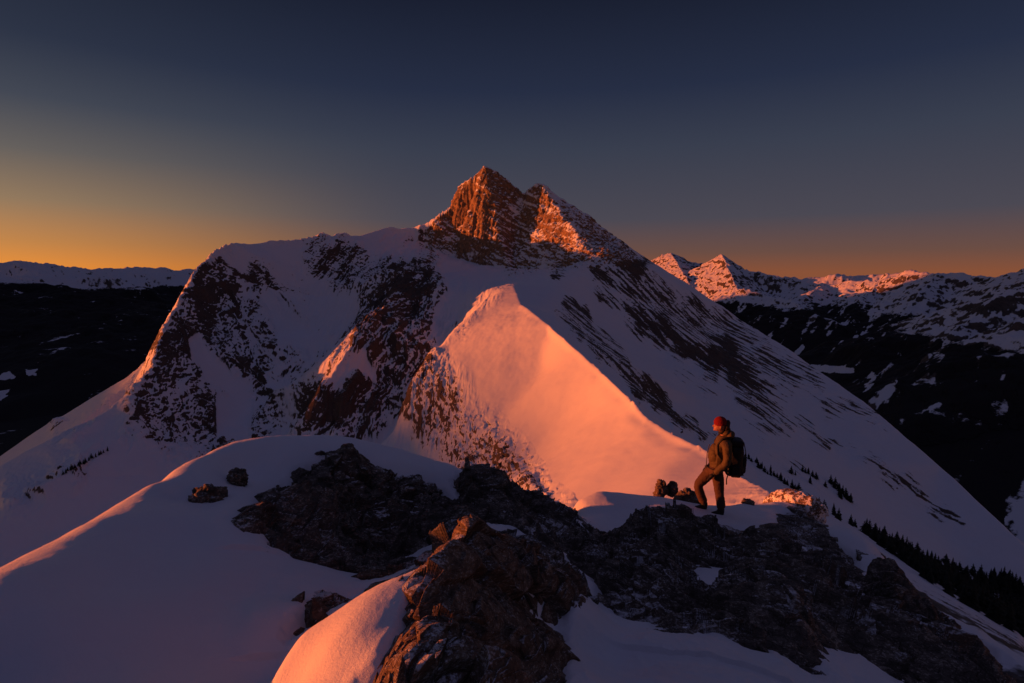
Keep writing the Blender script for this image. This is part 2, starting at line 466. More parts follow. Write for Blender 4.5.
def massif(az, R, name, mat, blend=None, tag_kind='structure'):
    A, RR = np.meshgrid(az, R)
    X = RR * np.sin(A); Y = RR * np.cos(A)
    Z = Hmid_base(X, Y)
    px, py = to_px(X, Y, Z)
    k = max(1, int(round(8 * DETAIL))); Zs = boxblur(Z, k, k); k2 = max(1, int(round(2 * DETAIL)))
    crisp = np.exp(-(polydist(px, py, [(a, b) for a, b, c in ARETE]) / 9) ** 2) * (RR < 1000)
    crisp = np.maximum(crisp, np.exp(-(polydist(px, py, [(a, b) for a, b, c in SKY]) / 18) ** 2) * (RR > 880))
    crisp = np.maximum(crisp, np.exp(-(polydist(px, py, LCRP) / 10) ** 2) * (RR > 750) * (RR < 1350) * .8)
    in_ = (px > 415) & (px < 600) & (py > 160) & (py < 280) & (RR > 1230)
    crisp = np.maximum(crisp, boxblur(in_.astype(float), 3, 3))
    Z = Zs * (1 - crisp) + boxblur(Z, k2, k2, 2) * crisp
    edge = smooth(40, 60, RR)
    Z = Z * edge + Hmid_base(X, Y) * (1 - edge)
    px, py = to_px(X, Y, Z)
    wgt = np.zeros_like(Z)
    for poly, s_, soft in MID_ROCK:
        a = np.array(poly); m = (px > a[:, 0].min() - 30) & (px < a[:, 0].max() + 30) & (py > a[:, 1].min() - 30) & (py < a[:, 1].max() + 30) & (RR > 45)
        # wobble the outline so it follows no straight line
        wx = px[m] + 16 * fbm2(X[m] / (RR[m] * .05), Y[m] / (RR[m] * .05), 3, 61); wy = py[m] + 16 * fbm2(X[m] / (RR[m] * .05), Y[m] / (RR[m] * .05), 3, 71)
        wgt[m] += s_ * smooth(-soft * 1.5, soft * 1.5, polysd(wx, wy, poly))
    a = (px > 390) & (px < 660) & (py > 140) & (py < 300) & (RR > 1100)
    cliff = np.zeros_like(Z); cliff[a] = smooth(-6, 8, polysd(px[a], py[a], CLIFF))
    a = (px > 430) & (px < 800) & (py > 280) & (py < 540)
    calm = np.zeros_like(Z); calm[a] = smooth(-6, 10, polysd(px[a], py[a], LITSNOW))
    far = smooth(60, 250, RR)
    wr = np.clip(wgt, 0, 1)
    # gullies and ribs down the fall line, in metres, growing with rockiness
    sc_ = 1 - .8 * calm
    n70 = fbm2(X / 70, Y / 70, 4, 11, ridged=True); n200 = fbm2(X / 210, Y / 210, 3, 13)
    Z = Z + far * sc_ * (3.2 * n70 * (0.3 + wr) + 5.0 * n200 * smooth(300, 700, RR))
    left = smooth(0, -50, X)
    right = smooth(40, 75, X) * (1 - calm)
    # streak coordinates: right face, near flank, bedding of the left faces
    fq = smooth(420, 300, RR)
    wob = n70 * 2.0
    sa = fbm2((X * .79 + Y * .61) / 10 + wob * .5, (X * .61 - Y * .79) / 60, 6, 23, gain=.65)
    sb = fbm2((X * .30 + Y * .95) / 3.2 + wob * .3, (X * .95 - Y * .3) / 34, 5, 25, gain=.6)
    stR = sa * (1 - fq) + sb * fq
    def streak(p, q, wide, long_, seed, oct=6, gain=.68):
        p = np.array(p[:2]); q = np.array(q[:2]); dv = (q - p) / np.linalg.norm(q - p)
        return fbm2((X * -dv[1] + Y * dv[0]) / wide + wob * .35, (X * dv[0] + Y * dv[1]) / long_, oct, seed, gain=gain)
    bedA = .45 * streak(P(205, 290, 1150), P(245, 460, 730), 24, 110, 29) + .85 * fbm2((Z + X * .85 - Y * .1) / 12 + wob * .25, (X - Z) / 110, 6, 30, gain=.66)
    bedB = .8 * streak(P(425, 270, 1250), P(320, 430, 760), 20, 120, 33) + .40 * fbm2((Z - X * .5) / 16 + wob * .4, (X + Z) / 90, 4, 34, gain=.6)
    k1w = smooth(385, 410, px) * smooth(325, 345, py) * (RR > 100)
    bedB = bedB * (1 - k1w) + k1w * (.9 * streak(P(440, 350, 750), P(480, 470, 440), 7, 30, 35) + .3 * fbm2((Z + X * .4) / 5, X / 22, 4, 36))
    lw = smooth(330, 290, px)
    stL = bedA * lw + bedB * (1 - lw)
    Z += far * right * (1.1 * stR * (1 - fq) + .5 * stR * fq) * (.4 + 2 * wr)
    Z += far * left * 3.4 * stL * wr * (1 - cliff)
    lc = np.exp(-(polydist(px, py, LCRP[:8]) / 12) ** 2) * (RR > 750) * (RR < 1400)
    sk = np.exp(-(polydist(px, py, [(270,241),(300,241),(345,236)]) / 5) ** 2) * (RR > 1250) * (RR < 1500)
    Z += lc * 12.0 * fbm2(X / 36, Y / 36, 5, 301, gain=.62, ridged=True) + sk * 6.0 * fbm2(X / 16, Y / 30, 4, 303, gain=.6, ridged=True)
    ribs = fbm2(X / 40 + wob * .15, Y / 170 + wob * .1, 4, 37, gain=.6, ridged=True)
    Z += far * left * (1 - cliff) * (1 - lw) * 15.0 * ribs * smooth(.05, .5, wr) * smooth(-70, -130, X)
    # left face: ribs and gullies down the fall line, in the survey's own directions
    a0 = np.array(P(205, 290, 1150)[:2]); a1 = np.array(P(245, 460, 730)[:2]); dv = (a1 - a0) / np.linalg.norm(a1 - a0)
    cr_ = X * -dv[1] + Y * dv[0]; al_ = X * dv[0] + Y * dv[1]
    gul = fbm2(cr_ / 62 + wob * .25, al_ / 330 + wob * .1, 6, 39, gain=.56, ridged=True)
    Z += far * left * lw * (1 - crisp) * (13.0 * smooth(.03, .4, wr) + 2.0 * smooth(1300, 1000, RR)) * (gul - .2)
    # the bowl's shallow runnels
    Z += far * left * (1 - lw) * (1 - cliff) * (1 - crisp) * 3.0 * fbm2(X / 26, Y / 200, 5, 47, gain=.6, ridged=True) * (1 - calm)
    # cliffs and craggy ribs: push along the normal with three-dimensional relief
    NX, NY, NZ = normals(X, Y, boxblur(Z, 4, 4, 2))
    m = (wr > .05) & (RR > 60)
    x, y, z = X[m], Y[m], Z[m]
    amp = wr[m] * far[m] * (1 - .75 * right[m] * (1 - cliff[m])) * (1 - .6 * left[m] * (1 - cliff[m])) * (1 - .45 * crisp[m] * cliff[m])
    cl = cliff[m]
    wv = fbm3(x / 45, y / 45, z / 45, 3, 5)
    r1 = fbm3(x / 38 + wv * .5, y / 38, z / 60 + wv * .4, 5, 31, gain=.6, ridged=True)
    f1, e1 = facets(x / 26 + .35 * wv, y / 26 + .35 * wv, (z + .5 * x) / 15, 41, 1.2)
    f2, e2 = facets(x / 9, y / 9 + .3 * wv, (z + .5 * x) / 6, 43, 1.2)
    D = amp * (5.5 * r1 * (.6 + .4 * cl) + 5.5 * f1 * (.3 + .7 * cl) + 3.0 * f2)
    # buttresses and narrow chimneys on the big cliffs, ledges across them
    rx = (x * .85 - y * .5) / 17
    bt = fbm3(rx + .4 * wv, y / 300, z / 120, 4, 51, gain=.6, ridged=True)
    led = fbm2((z + .55 * x) / 12 + wv * .5, (x - z) / 90, 5, 57, gain=.62)
    D += cl * (9.0 * bt + 8.0 * led) * amp
    X = X.copy(); Y = Y.copy(); Z = Z.copy()
    X[m] += D * NX[m]; Y[m] += D * NY[m]; Z[m] += D * NZ[m]
    # wind texture on snow close by, ripples
    nearf = smooth(700, 60, RR) * smooth(16, 30, RR) * (1 - .9 * calm)
    t_ = fbm2(X / 5, Y / 9, 5, 81, ridged=True)
    Z += .45 * t_ * nearf
    t_ = fbm2(X / 40, Y / 60, 4, 83); Z += 1.8 * t_ * calm * smooth(100, 300, RR)
    t_ = fbm2((X * .9 + Y * .2) / 60, (Y - X * .2) / 9, 4, 85); Z += .35 * t_ * calm * smooth(100, 300, RR)
    NX, NY, NZ = normals(X, Y, Z)
    rn = fbm3(X / 16, Y / 16, Z / 16, 5, 91, gain=.62)
    rbig = fbm3(X / 75, Y / 75, Z / 75, 3, 95)
    steep = smooth(.80, .50, NZ)
    w2 = np.clip(wgt * 1.8, 0, 1)
    rock = wgt * np.where(cliff > .5, .74, .80 + .30 * right) - .12 + steep * (.16 + (.62 - .20 * cliff) * w2) + w2 * (.16 * rn * (1 + 2 * cliff) + .40 * rbig)
    rock += w2 * (1 - cliff) * left * (1.5 * stL + .30 * (gul - .1) * lw + .30 * (ribs - .1) * (1 - lw) * (1 - k1w)) + right * (.34 + w2) * 1.0 * stR
    rock += .30 * (rn + .5 * rbig) * (1 - w2) - .05
    rock -= cliff * (.75 * smooth(.35, .8, NZ) + .80 * smooth(0.0, .45, led_full(Z, X)))
    rock -= (1 - cliff) * left * w2 * (.25 * smooth(.62, .86, NZ) - .05)
    rock -= cliff * .35 * smooth(.0, .5, rn)
    rock -= .45 * left * (1 - cliff) * crisp * smooth(.3, .8, crisp)
    flank = smooth(45, 80, X) * smooth(420, 300, RR) * (1 - calm)
    rock += flank * (.38 + .75 * sb + .3 * rbig)
    rock = np.where(RR < 45, np.maximum(rock * 0, (.44 + .85 * sb + .3 * rn) * (X > 4)), rock)
    rock = rock - .6 * calm * (wgt < .12)
    if blend is not None:
        X, Y, Z, rock = blend(A, RR, X, Y, Z, rock)
    return X, Y, Z, rock, cliff

def led_full(Z, X): return fbm2((Z + .55 * X) / 12, (X - Z) / 90, 5, 57, gain=.66)

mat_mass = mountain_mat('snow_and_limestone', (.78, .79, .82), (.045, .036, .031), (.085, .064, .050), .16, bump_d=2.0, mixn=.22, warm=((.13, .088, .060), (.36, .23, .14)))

def spacing(segs):
    out = []
    for a, b, n in segs: out.append(np.exp(np.linspace(math.log(a), math.log(b), int(n * DETAIL), endpoint=False)))
    out.append(np.array([segs[-1][1]])); return np.concatenate(out)

azv = np.radians(np.concatenate([np.linspace(-75, -44.5, 60, endpoint=False), np.linspace(-44.5, 44.5, int(1500 * DETAIL), endpoint=False), np.linspace(44.5, 75, 60)]))
Rv = spacing([(40, 300, 260), (300, 700, 220), (700, 1240, 330), (1240, 1540, 300), (1540, 2650, 60)])
X, Y, Z, rock, clf = massif(azv, Rv, 'm', mat_mass)
MID = (azv, Rv, Z, X, Y)
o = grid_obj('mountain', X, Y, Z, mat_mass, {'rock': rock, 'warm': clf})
tag(o, 'steep snowy mountain with twin rocky summits and a sunlit snow ridge', 'mountain', kind='structure')
print('mid', time.time() - _t0)
# ------------------------------------------------------------------ far ranges and valleys
FAR = [  # (crest points px,py,R), side slope
 # left horizon range
 ([(-160,268,24000),(-60,262,24000),(0,264,23000),(35,262,23000),(62,268,24000),(95,271,25000),(130,269,26000),(165,270,26000),(200,270,27000),(260,272,28000)], .30),
 ([(-200,277,15000),(-60,279,14500),(10,280,14000),(60,287,13500),(100,294,13000)], .24),
 ([(-200,300,9000),(-40,306,8500),(60,312,8000),(150,318,7600)], .20),
 ([(250,300,9500),(160,306,9000),(80,330,7000)], .22),
 # right: lit peaks
 ([(640,268,15500),(658,258,15200),(671,254,15000),(690,262,15000),(706,266,14500),(722,256,12500),(738,266,12000),(752,272,11800),(768,276,11500),(790,279,12500)], .62),
 ([(722,256,12500),(735,285,10000),(742,300,9000)], .5),
 ([(671,254,15000),(690,285,11000)], .5),
 ([(770,276,21000),(800,279,21500),(835,277,21500),(862,275,22000),(885,277,22000),(912,272,21500),(925,273,21000)], .4),
 ([(790,283,11500),(825,285,11000),(850,282,10800),(880,281,10500),(905,277,10000),(938,272,9800),(955,273,9700),(972,277,9500),(995,278,9300),(1010,273,9000),(1040,268,8800),(1100,255,8600)], .42),
 ([(825,285,11000),(800,300,9200),(780,312,8000)], .38),
 ([(880,281,10500),(860,300,9000),(850,322,7800)], .38),
 ([(938,272,9800),(915,300,8300),(870,345,7000)], .38),
 ([(740,290,9200),(790,300,8800),(815,315,7800)], .36),
 # big slope at the right edge
 ([(1100,258,6500),(1050,275,6000),(1010,290,5600),(975,315,5200),(950,335,4900),(925,352,4700)], .45),
 ([(1100,290,5000),(1040,320,4600),(1000,350,4300),(960,385,4000)], .42),
 ([(1200,420,3600),(1080,430,3500)], .3),
]
azf = np.radians(np.concatenate([np.linspace(-75, -44.5, 40, endpoint=False), np.linspace(-44.5, 44.5, int(1300 * DETAIL), endpoint=False), np.linspace(44.5, 75, 40)]))
Rf = spacing([(1900, 4000, 90), (4000, 12000, 330), (12000, 16000, 160), (16000, 30000, 110), (30000, 90000, 15)])
A, RR = np.meshgrid(azf, Rf)
X = RR * np.sin(A); Y = RR * np.cos(A)
wx = 500 * fbm2(X / 2600, Y / 2600, 3, 101); wy = 500 * fbm2(X / 2600, Y / 2600, 3, 111)
floor_z = -1010 + 25 * fbm2(X / 3000, Y / 3000, 3, 121)
Z = floor_z.copy()
relief = 70 * fbm2(X / 700, Y / 700, 4, 131, ridged=True)
for pts, sl in FAR:
    q = [P(*p) for p in pts]
    for a, b in zip(q[:-1], q[1:]):
        ex, ey = b[0] - a[0], b[1] - a[1]; L2 = ex * ex + ey * ey
        t_ = np.clip(((X + wx * .3 - a[0]) * ex + (Y + wy * .3 - a[1]) * ey) / L2, 0, 1)
        dx = X + .3 * wx - a[0] - t_ * ex; dy = Y + .3 * wy - a[1] - t_ * ey
        t2 = np.clip(((X - a[0]) * ex + (Y - a[1]) * ey) / L2, 0, 1)
        dist = np.hypot(X - a[0] - t2 * ex, Y - a[1] - t2 * ey)
        cz = a[2] + t2 * (b[2] - a[2])
        d_ = dist * (1 + .35 * fbm2(X / 1100 + 3, Y / 1100, 3, 141)) 
        Z = np.maximum(Z, cz - sl * 1.25 * d_ ** .985)
h = Z - floor_z
damp = smooth(0, 500, h)
Z = Z + damp * (relief - 50) * .8 + damp * 26 * fbm2(X / 180, Y / 180, 4, 151, ridged=True) + damp * 30 * fbm2(X / 420, Y / 420, 3, 161, ridged=True)
Z += damp * smooth(9000, 20000, RR) * (150 * fbm2(X / 1500, Y / 1700, 4, 155, ridged=True) - 30)
# valley floor beyond 30 km sinks with the earth's curve
Z -= smooth(30000, 90000, RR) * 300
NX, NY, NZ = normals(X, Y, Z)
px, py = to_px(X, Y, Z)
fr = fbm2(X / 260, Y / 260, 5, 171); fr2 = fbm2(X / 900, Y / 900, 4, 181)
tree_line = -430 + 120 * fr2 + 60 * fr + 230 * smooth(0, -2000, X) * smooth(15500, 13500, RR) - 60 * smooth(14000, 16000, RR)
rightm = smooth(2500, 4200, X) * smooth(9000, 6000, RR)
forest = smooth(90, -90, Z - tree_line) * 1.0
forest = forest - rightm * .42 * smooth(-960, -650, Z) * smooth(-.5, .3, fbm2(X / 320, Y / 320, 5, 177) + .3)
forest -= .32 * smooth(.15, .45, fr + .35 * fr2) * smooth(-960, -800, Z)        # clearings and avalanche paths
forest -= .3 * smooth(.25, .42, fbm2((X + Y) / 700, (X - Y) / 190, 4, 191))
forest -= .55 * smooth(.10, .38, fbm2((X + Y) / 900, (X - Y) / 170, 5, 195)) * smooth(1000, 2500, X)
rock = .18 + .14 * fbm2(X / 60, Y / 60, 3, 203) + .6 * smooth(.93, .7, NZ) + .25 * fbm2(X / 150, Y / 150, 4, 201)
rock -= .14 * smooth(10500, 12000, RR)
forest = np.clip(forest - .16 * fbm2(X / 45, Y / 45, 3, 209) - .04, 0, 1)
# open meadows and the frozen river flats
for poly in ([(806,366),(822,364.5),(856,369),(855,373),(815,371)], [(0,374),(8,371),(14,376),(6,381),(0,380)], [(26,370),(38,369),(36,374),(28,375)], [(871,374),(875,374),(867,392),(863,393)], [(0,392),(10,389),(8,396),(0,400)]):
    a = np.array(poly); m = (px > a[:, 0].min() - 15) & (px < a[:, 0].max() + 15) & (py > a[:, 1].min() - 15) & (py < a[:, 1].max() + 15) & (Z < -450)
    jj = fbm2(X[m] / 90, Y[m] / 90, 4, 207); f_ = .85 * smooth(-1.5, 1.5, polysd(px[m] + 5 * jj, py[m] + 3.0 * jj + 2 * fr2[m], poly))
    forest[m] = forest[m] * (1 - f_) - .6 * f_; rock[m] -= f_
mat_far = mountain_mat('distant_snow_and_forest', (.72, .73, .76), (.045, .038, .034), (.075, .06, .05), .006, forest=True, bump_d=20)
o = grid_obj('far_mountains', X, Y, Z, mat_far, {'rock': rock, 'forest': forest})
tag(o, 'distant snow-capped ranges above dark forested valleys', 'mountains', kind='structure')
# unseen range added left of frame, its crest shaped to shade the lower slopes
ang = np.radians(np.linspace(-150, -51, 160)); rr = np.linspace(9000, 17000, 60)
A, RR = np.meshgrid(ang, rr); X = RR * np.sin(A); Y = RR * np.cos(A)
SHADE_TOP = 350.0 - 85 * smooth(700, 820, Y) + 85 * smooth(1600, 2400, Y) + 420 * smooth(2500, 5500, Y) + 620 * smooth(5500, 7200, Y)
t_ = 1 - np.abs(RR - 12500) / 3500
Z = -1050 + np.clip(t_, 0, 1) * (1050 + SHADE_TOP + 60 * fbm2(X / 1500, Y / 1500, 4, 301))
Z = Z * smooth(-51, -54, np.degrees(A)) + -1050 * (1 - smooth(-51, -54, np.degrees(A)))
o = grid_obj('unseen_shade_range', X, Y, Z, mat_far, {'rock': np.full(X.shape, .3), 'forest': smooth(-300, -500, Z)})
tag(o, 'added unseen range left of the view that shades the lower slopes', 'mountains', kind='structure')
print('far', time.time() - _t0)
# ------------------------------------------------------------------ foreground: the snowy, rocky crest in front of the camera
CREST = [(-140,660,4.4),(-60,612,4.8),(0,578,5.05),(30,563,5.3),(60,547,5.6),(95,524,6.1),(125,505,6.55),(150,486,7.0),(175,470,7.5),(200,456,8.0),(225,445,8.5),(245,440,8.6),(265,437,8.7),(300,436,8.8),(340,437,8.8),(370,442,8.8),(400,450,8.7),(430,460,8.6),(460,470,8.6),
         (480,470,8.4),(500,479,8.5),(520,489,8.7),(545,502,8.9),(568,514,9.3),(576,505,10.2),(588,498,10.5),(603,494,10.7),(620,493,10.8),(652,497,10.9),(690,505,10.9),(722,506,11.6),(745,503,12.3),(765,503,12.9),(778,502,13.6),(790,500,14.0),(806,506,13.8),
         (822,530,13.0),(850,551,12.3),(875,561,11.7),(892,574,11.0),(908,592,10.3),(930,617,9.5),(960,645,8.6),(1000,681,7.5),(1060,730,6.6),(1140,800,5.8)]
CTRL = [(-60,683,4.3),(0,683,4.0),(0,640,4.4),(70,683,3.75),(150,683,3.5),(220,683,3.35),(265,683,3.35),(60,620,4.4),(100,590,4.8),(160,600,4.5),(230,620,4.15),(265,650,3.8),(150,540,5.7),(200,540,5.6),(200,500,6.6),(180,500,6.7),(240,470,7.9),(300,455,8.25),(230,570,4.95),(250,530,5.7),
        (290,560,5.3),(270,600,4.5),(340,452,8.4),(400,465,8.25),(440,480,8.2),
        # rock outcrop A, a steep little face
        (300,472,7.9),(350,465,8.1),(400,480,8.0),(440,500,7.9),(270,520,6.2),(300,550,5.9),(350,520,7.3),(350,570,6.1),(400,540,6.9),(420,520,7.4),(380,575,6.2),
        # bank of lit snow and its brow
        (286,652,2.98),(300,633,3.0),(325,617,3.05),(350,603,3.12),(375,592,3.15),(400,581,3.2),(425,566,3.3),(276,683,3.12),(290,672,2.88),(300,683,2.76),(340,683,2.48),(330,650,2.7),(370,640,2.62),(400,620,2.72),(365,683,2.34),(385,655,2.46),(400,640,2.55),
        (296,610,4.1),(330,590,4.6),(370,575,5.2),(400,565,5.4),
        # fin B
        (440,547,3.45),(460,529,3.85),(480,531,4.3),(500,541,4.3),(540,556,4.35),(575,590,4.25),(430,600,2.85),(450,640,2.5),(420,683,2.15),(500,600,3.5),(500,660,2.8),(540,620,3.5),(560,660,3.1),(570,683,2.9),
        (465,512,6.6),(500,520,6.6),(545,540,6.5),(585,572,6.1),(440,530,6.9),
        # long rock D
        (480,485,8.0),(520,508,7.8),(560,530,7.6),(600,545,7.9),(600,570,6.6),(640,560,7.3),(640,600,5.4),(700,560,7.5),(700,600,5.6),(760,560,8.1),(760,610,5.7),(800,540,10.2),(800,580,7.9),(800,630,5.4),(850,570,10.0),(850,610,7.4),(850,650,5.6),(900,620,8.0),(900,660,6.0),(960,670,7.2),(980,683,7.0),
        (590,600,4.9),(610,625,4.4),(650,640,4.2),(700,645,4.25),(760,655,4.4),(600,683,3.3),(650,683,3.4),(720,683,3.6),(800,683,4.2),(880,683,5.2),(585,650,3.8),
        # snow cap F and the person's stance
        (590,515,9.7),(616,530,9.0),(640,512,9.9),(660,510,10.0),(700,515,10.1),(715,513,10.5),(740,526,9.9),(700,535,8.9),(740,540,9.2),(760,520,11.0),(775,512,12.4),(790,518,12.2),(800,525,11.4),(650,535,8.7)]
near = [P(*q) for q in CREST + CTRL]
for (px_, py_, r) in CREST:
    x, y, z = P(px_, py_, r); s = -z / r
    if px_ < 150:   seq = ((.5, -.14), (1.1, -.50), (2.4, -1.7), (5, -4.6))
    elif px_ < 480: seq = ((.4, -.20), (1.2, -1.25), (2.4, -2.9), (5, -6.2))
    elif px_ < 570: seq = ((.5, -.4), (1.2, -1.0))
    elif px_ < 815: seq = ((.9, -.48), (2.2, -1.35), (4.5, -2.9))
    else:           seq = ((.4, -.45), (1.4, -1.5), (3.4, -3.2))
    for dr, dz in seq: near.append((x * (r + dr) / r, y * (r + dr) / r, z + dz))
for q in [(286,652,2.98),(300,633,3.0),(325,617,3.05),(350,603,3.12),(375,592,3.15),(400,581,3.2),(425,566,3.3),(440,547,3.45)]:
    x, y, z = P(*q); r = q[2]
    near += [(x * (r + .22) / r, y * (r + .22) / r, z - .20), (x * (r + .6) / r, y * (r + .6) / r, z - .55)]
near += [(0, 0, -1.75), (-1.5, -.5, -1.6), (1.5, 0, -2.1), (0, 1.3, -1.8), (-1.3, 1.5, -1.8), (1.4, 1.5, -2.2), (-3, 0, -1.7), (3.5, 1, -3.2), (0, -3, -1.6), (4.5, 3, -4.2), (-4.5, 0, -2.6), (-3.4, 1.6, -1.75)]
Q = np.array(near)
def _tps(r2): return np.where(r2 > 1e-12, .5 * r2 * np.log(r2 + 1e-20), 0)
n_ = len(Q); K = _tps((Q[:, None, 0] - Q[None, :, 0]) ** 2 + (Q[:, None, 1] - Q[None, :, 1]) ** 2) + np.eye(n_) * .004
Pm = np.c_[np.ones(n_), Q[:, 0], Q[:, 1]]
S_ = np.linalg.solve(np.block([[K, Pm], [Pm.T, np.zeros((3, 3))]]), np.r_[Q[:, 2], np.zeros(3)])
def tps(X, Y):
    shp = X.shape; x = X.ravel(); y = Y.ravel(); out = np.empty(len(x))
    for i in range(0, len(x), 60000):
        a, b = x[i:i + 60000, None], y[i:i + 60000, None]
        out[i:i + 60000] = _tps((a - Q[None, :, 0]) ** 2 + (b - Q[None, :, 1]) ** 2) @ S_[:n_] + S_[n_] + S_[n_ + 1] * a[:, 0] + S_[n_ + 2] * b[:, 0]
    return out.reshape(shp)
_ca = np.array([bearing(a, b)[0] for a, b, c in CREST]); _cr = np.array([c for a, b, c in CREST])
_o = np.argsort(_ca); _ca, _cr = _ca[_o], _cr[_o]
def near_base(X, Y):
    """ground height close to the camera, running into the massif's flanks"""
    R = np.hypot(X, Y); A = np.arctan2(X, Y)
    rc = np.interp(A, _ca, _cr)
    w_ = smooth(2.2, 6.5, R - rc)
    Z = np.empty_like(X); m = w_ < 1
    Z[m] = tps(X[m], Y[m]); Z[~m] = 0
    zm = Hmid_base(X, Y)
    return Z * (1 - w_) + zm * w_, w_

# ---- rocks: outline (as seen in the photograph), range limits, relief
POLY_A = [(232,524),(248,512),(262,500),(278,478),(298,464),(322,458),(352,457),(372,468),(400,474),(430,482),(452,492),(468,500),(476,520),(462,540),(425,552),(395,566),(362,590),(330,590),(310,576),(280,556),(264,552),(262,538),(244,534)]
POLY_C = [(272,640),(276,622),(290,606),(305,592),(330,582),(360,574),(398,568),(420,560),(415,575),(380,592),(340,612),(300,640),(285,650)]
POLY_B = [(335,700),(352,674),(372,652),(388,628),(398,602),(412,574),(432,546),(456,520),(470,516),(490,530),(530,540),(585,570),(592,590),(582,606),(577,640),(574,700)]
POLY_D = [(446,482),(458,468),(480,463),(500,472),(522,482),(571,508),(585,522),(600,530),(618,537),(634,528),(640,516),(652,509),(676,508),(705,517),(740,531),(758,528),(772,520),(776,512),(792,508),(808,508),(820,518),(828,528),(850,545),(880,555),(910,585),(935,612),(965,640),(1010,690),(1040,720),(905,690),(852,662),(815,652),(832,680),(800,670),(745,650),(717,638),(675,636),(642,629),(610,619),(590,606),(590,590),(560,560),(520,535),(470,525),(456,505)]
HOLE_D = [([(696,568),(726,570),(734,580),(715,584),(700,577)], 'snow'), ([(862,556),(884,560),(878,574),(866,574)], 'snow'), ([(848,585),(862,590),(850,596)], 'snow'), ([(792,546),(806,548),(800,553)], 'snow')]

def dist_m(px, py, RR, poly, jig):
    a = np.array(poly); out = np.full(px.shape, -9.0, np.float32)
    m = (px > a[:, 0].min() - 60) & (px < a[:, 0].max() + 60) & (py > a[:, 1].min() - 60) & (py < a[:, 1].max() + 60)
    out[m] = polysd(px[m], py[m], poly) * RR[m] / F + jig[m]
    return out

def edge_jig(X, Y, RR):
    return .10 * fbm2(X / .55, Y / .55, 5, 401, gain=.62) * np.clip(RR / 7, .35, 1.2)

def rock_fields(X, Y, Z, RR, only=None):
    px, py = to_px(X, Y, Z)
    j = edge_jig(X, Y, RR)
    out = {}
    if only in (None, 'A'): out['A'] = np.where((RR > 5.3) & (RR < 9.6), dist_m(px, py, RR, POLY_A, j), -9)
    if only in (None, 'C'): out['C'] = np.where((RR > 3.75) & (RR < 5.6), dist_m(px, py, RR, POLY_C, j), -9)
    if only in (None, 'B'): out['B'] = np.where(RR < 5.0, dist_m(px, py, RR, POLY_B, j * .7), -9)
    if only in (None, 'D'):
        d = dist_m(px, py, RR, POLY_D, j)
        d2 = np.where(RR > 4.6, dist_m(px, py, RR, POLY_B, j), -9)
        d = np.maximum(d, d2)
        d = np.where((RR > 4.0) & (RR < 15.5), d, -9)
        for h_, _ in HOLE_D: d = np.minimum(d, -dist_m(px, py, RR, h_, j) + 0 * d)
        out['D'] = d
    return out, px, py

def near_snow(azv, Rv):
    A, RR = np.meshgrid(azv, Rv); X = RR * np.sin(A); Y = RR * np.cos(A)
    Z, w_ = near_base(X, Y)
    fl, px, py = rock_fields(X, Y, Z, RR)
    d = np.maximum.reduce(list(fl.values()))
    Z0 = Z.copy()
    sN = (RR / 6).clip(.35, 1.2); Z = Z - .24 * smooth(.02, .28, d / sN) * sN
    # a little snow banked against the rocks, wind ripples
    Z += .035 * np.exp(-((d + .12) / .16) ** 2) * (d > -5)
    rip = .018 * fbm2(X / 1.3 + 2, Y / .6, 4, 411) + .004 * fbm2(X / .12, Y / .12, 3, 415) + .065 * fbm2(X / 2.6, Y / 3.1, 4, 413)
    lump = .045 * fbm2(X / .5, Y / .5, 4, 417, ridged=True) * smooth(520, 600, px) * smooth(540, 640, py) 
    Z += (rip + lump) * (1 - w_)
    return A, RR, X, Y, Z, w_

azn = np.radians(np.concatenate([np.linspace(-180, -50, 70, endpoint=False), np.linspace(-50, 50, int(900 * DETAIL), endpoint=False), np.linspace(50, 180, 71)]))
Rn = spacing([(.05, 2.0, 40), (2.0, 14.5, 620), (14.5, 41, 240)])
A, RR, X, Y, Z, w_ = near_snow(azn, Rn)
# outer part: the flank's rock and snow streaks
rn2 = fbm2((X * .30 + Y * .95) / 2.2, (X * .95 - Y * .30) / 16, 6, 193, gain=.65)
rn3 = fbm2(X / 2.2, Y / 2.2, 5, 195)
rock = smooth(.3, .9, w_) * (.46 + .95 * rn2 + .35 * rn3) * (X > 3)
Z = Z + w_ * smooth(41, 30, RR) * .35 * fbm2(X / 2.5, Y / 4, 5, 197, ridged=True) * (X > 3)
m, t, b = new_mat('wind_packed_snow')
tc = t.new('ShaderNodeTexCoord').outputs['Object']
at = t.new('ShaderNodeAttribute', attribute_name='rock').outputs['Fac']
n1 = t.noise(tc, 2.5, 6, .65); n2_ = t.noise(tc, 60, 3, .7); n3_ = t.noise(tc, 400, 2, .5)
f = t.maprange(t.math('ADD', at, t.math('MULTIPLY', t.math('SUBTRACT', n1, .5), .5)), .44, .58)
snowc = t.mix(n1, (.80, .81, .84), (.74, .75, .79))
t.l.new(t.mix(f, snowc, t.mix(n2_, (.03, .026, .024), (.13, .105, .085))), b.inputs['Base Color'])
b.inputs['Roughness'].default_value = .55; b.inputs['Specular IOR Level'].default_value = .25
hh = t.math('ADD', t.math('MULTIPLY', n2_, .6), t.math('MULTIPLY', n3_, .25))
t.l.new(t.bump(hh, .55, .018), b.inputs['Normal'])
mat_snow = m
o = grid_obj('snow', X, Y, Z, mat_snow, {'rock': rock})
tag(o, 'smooth wind-packed snow over the crest', 'snow', kind='structure')
print('near', time.time() - _t0)

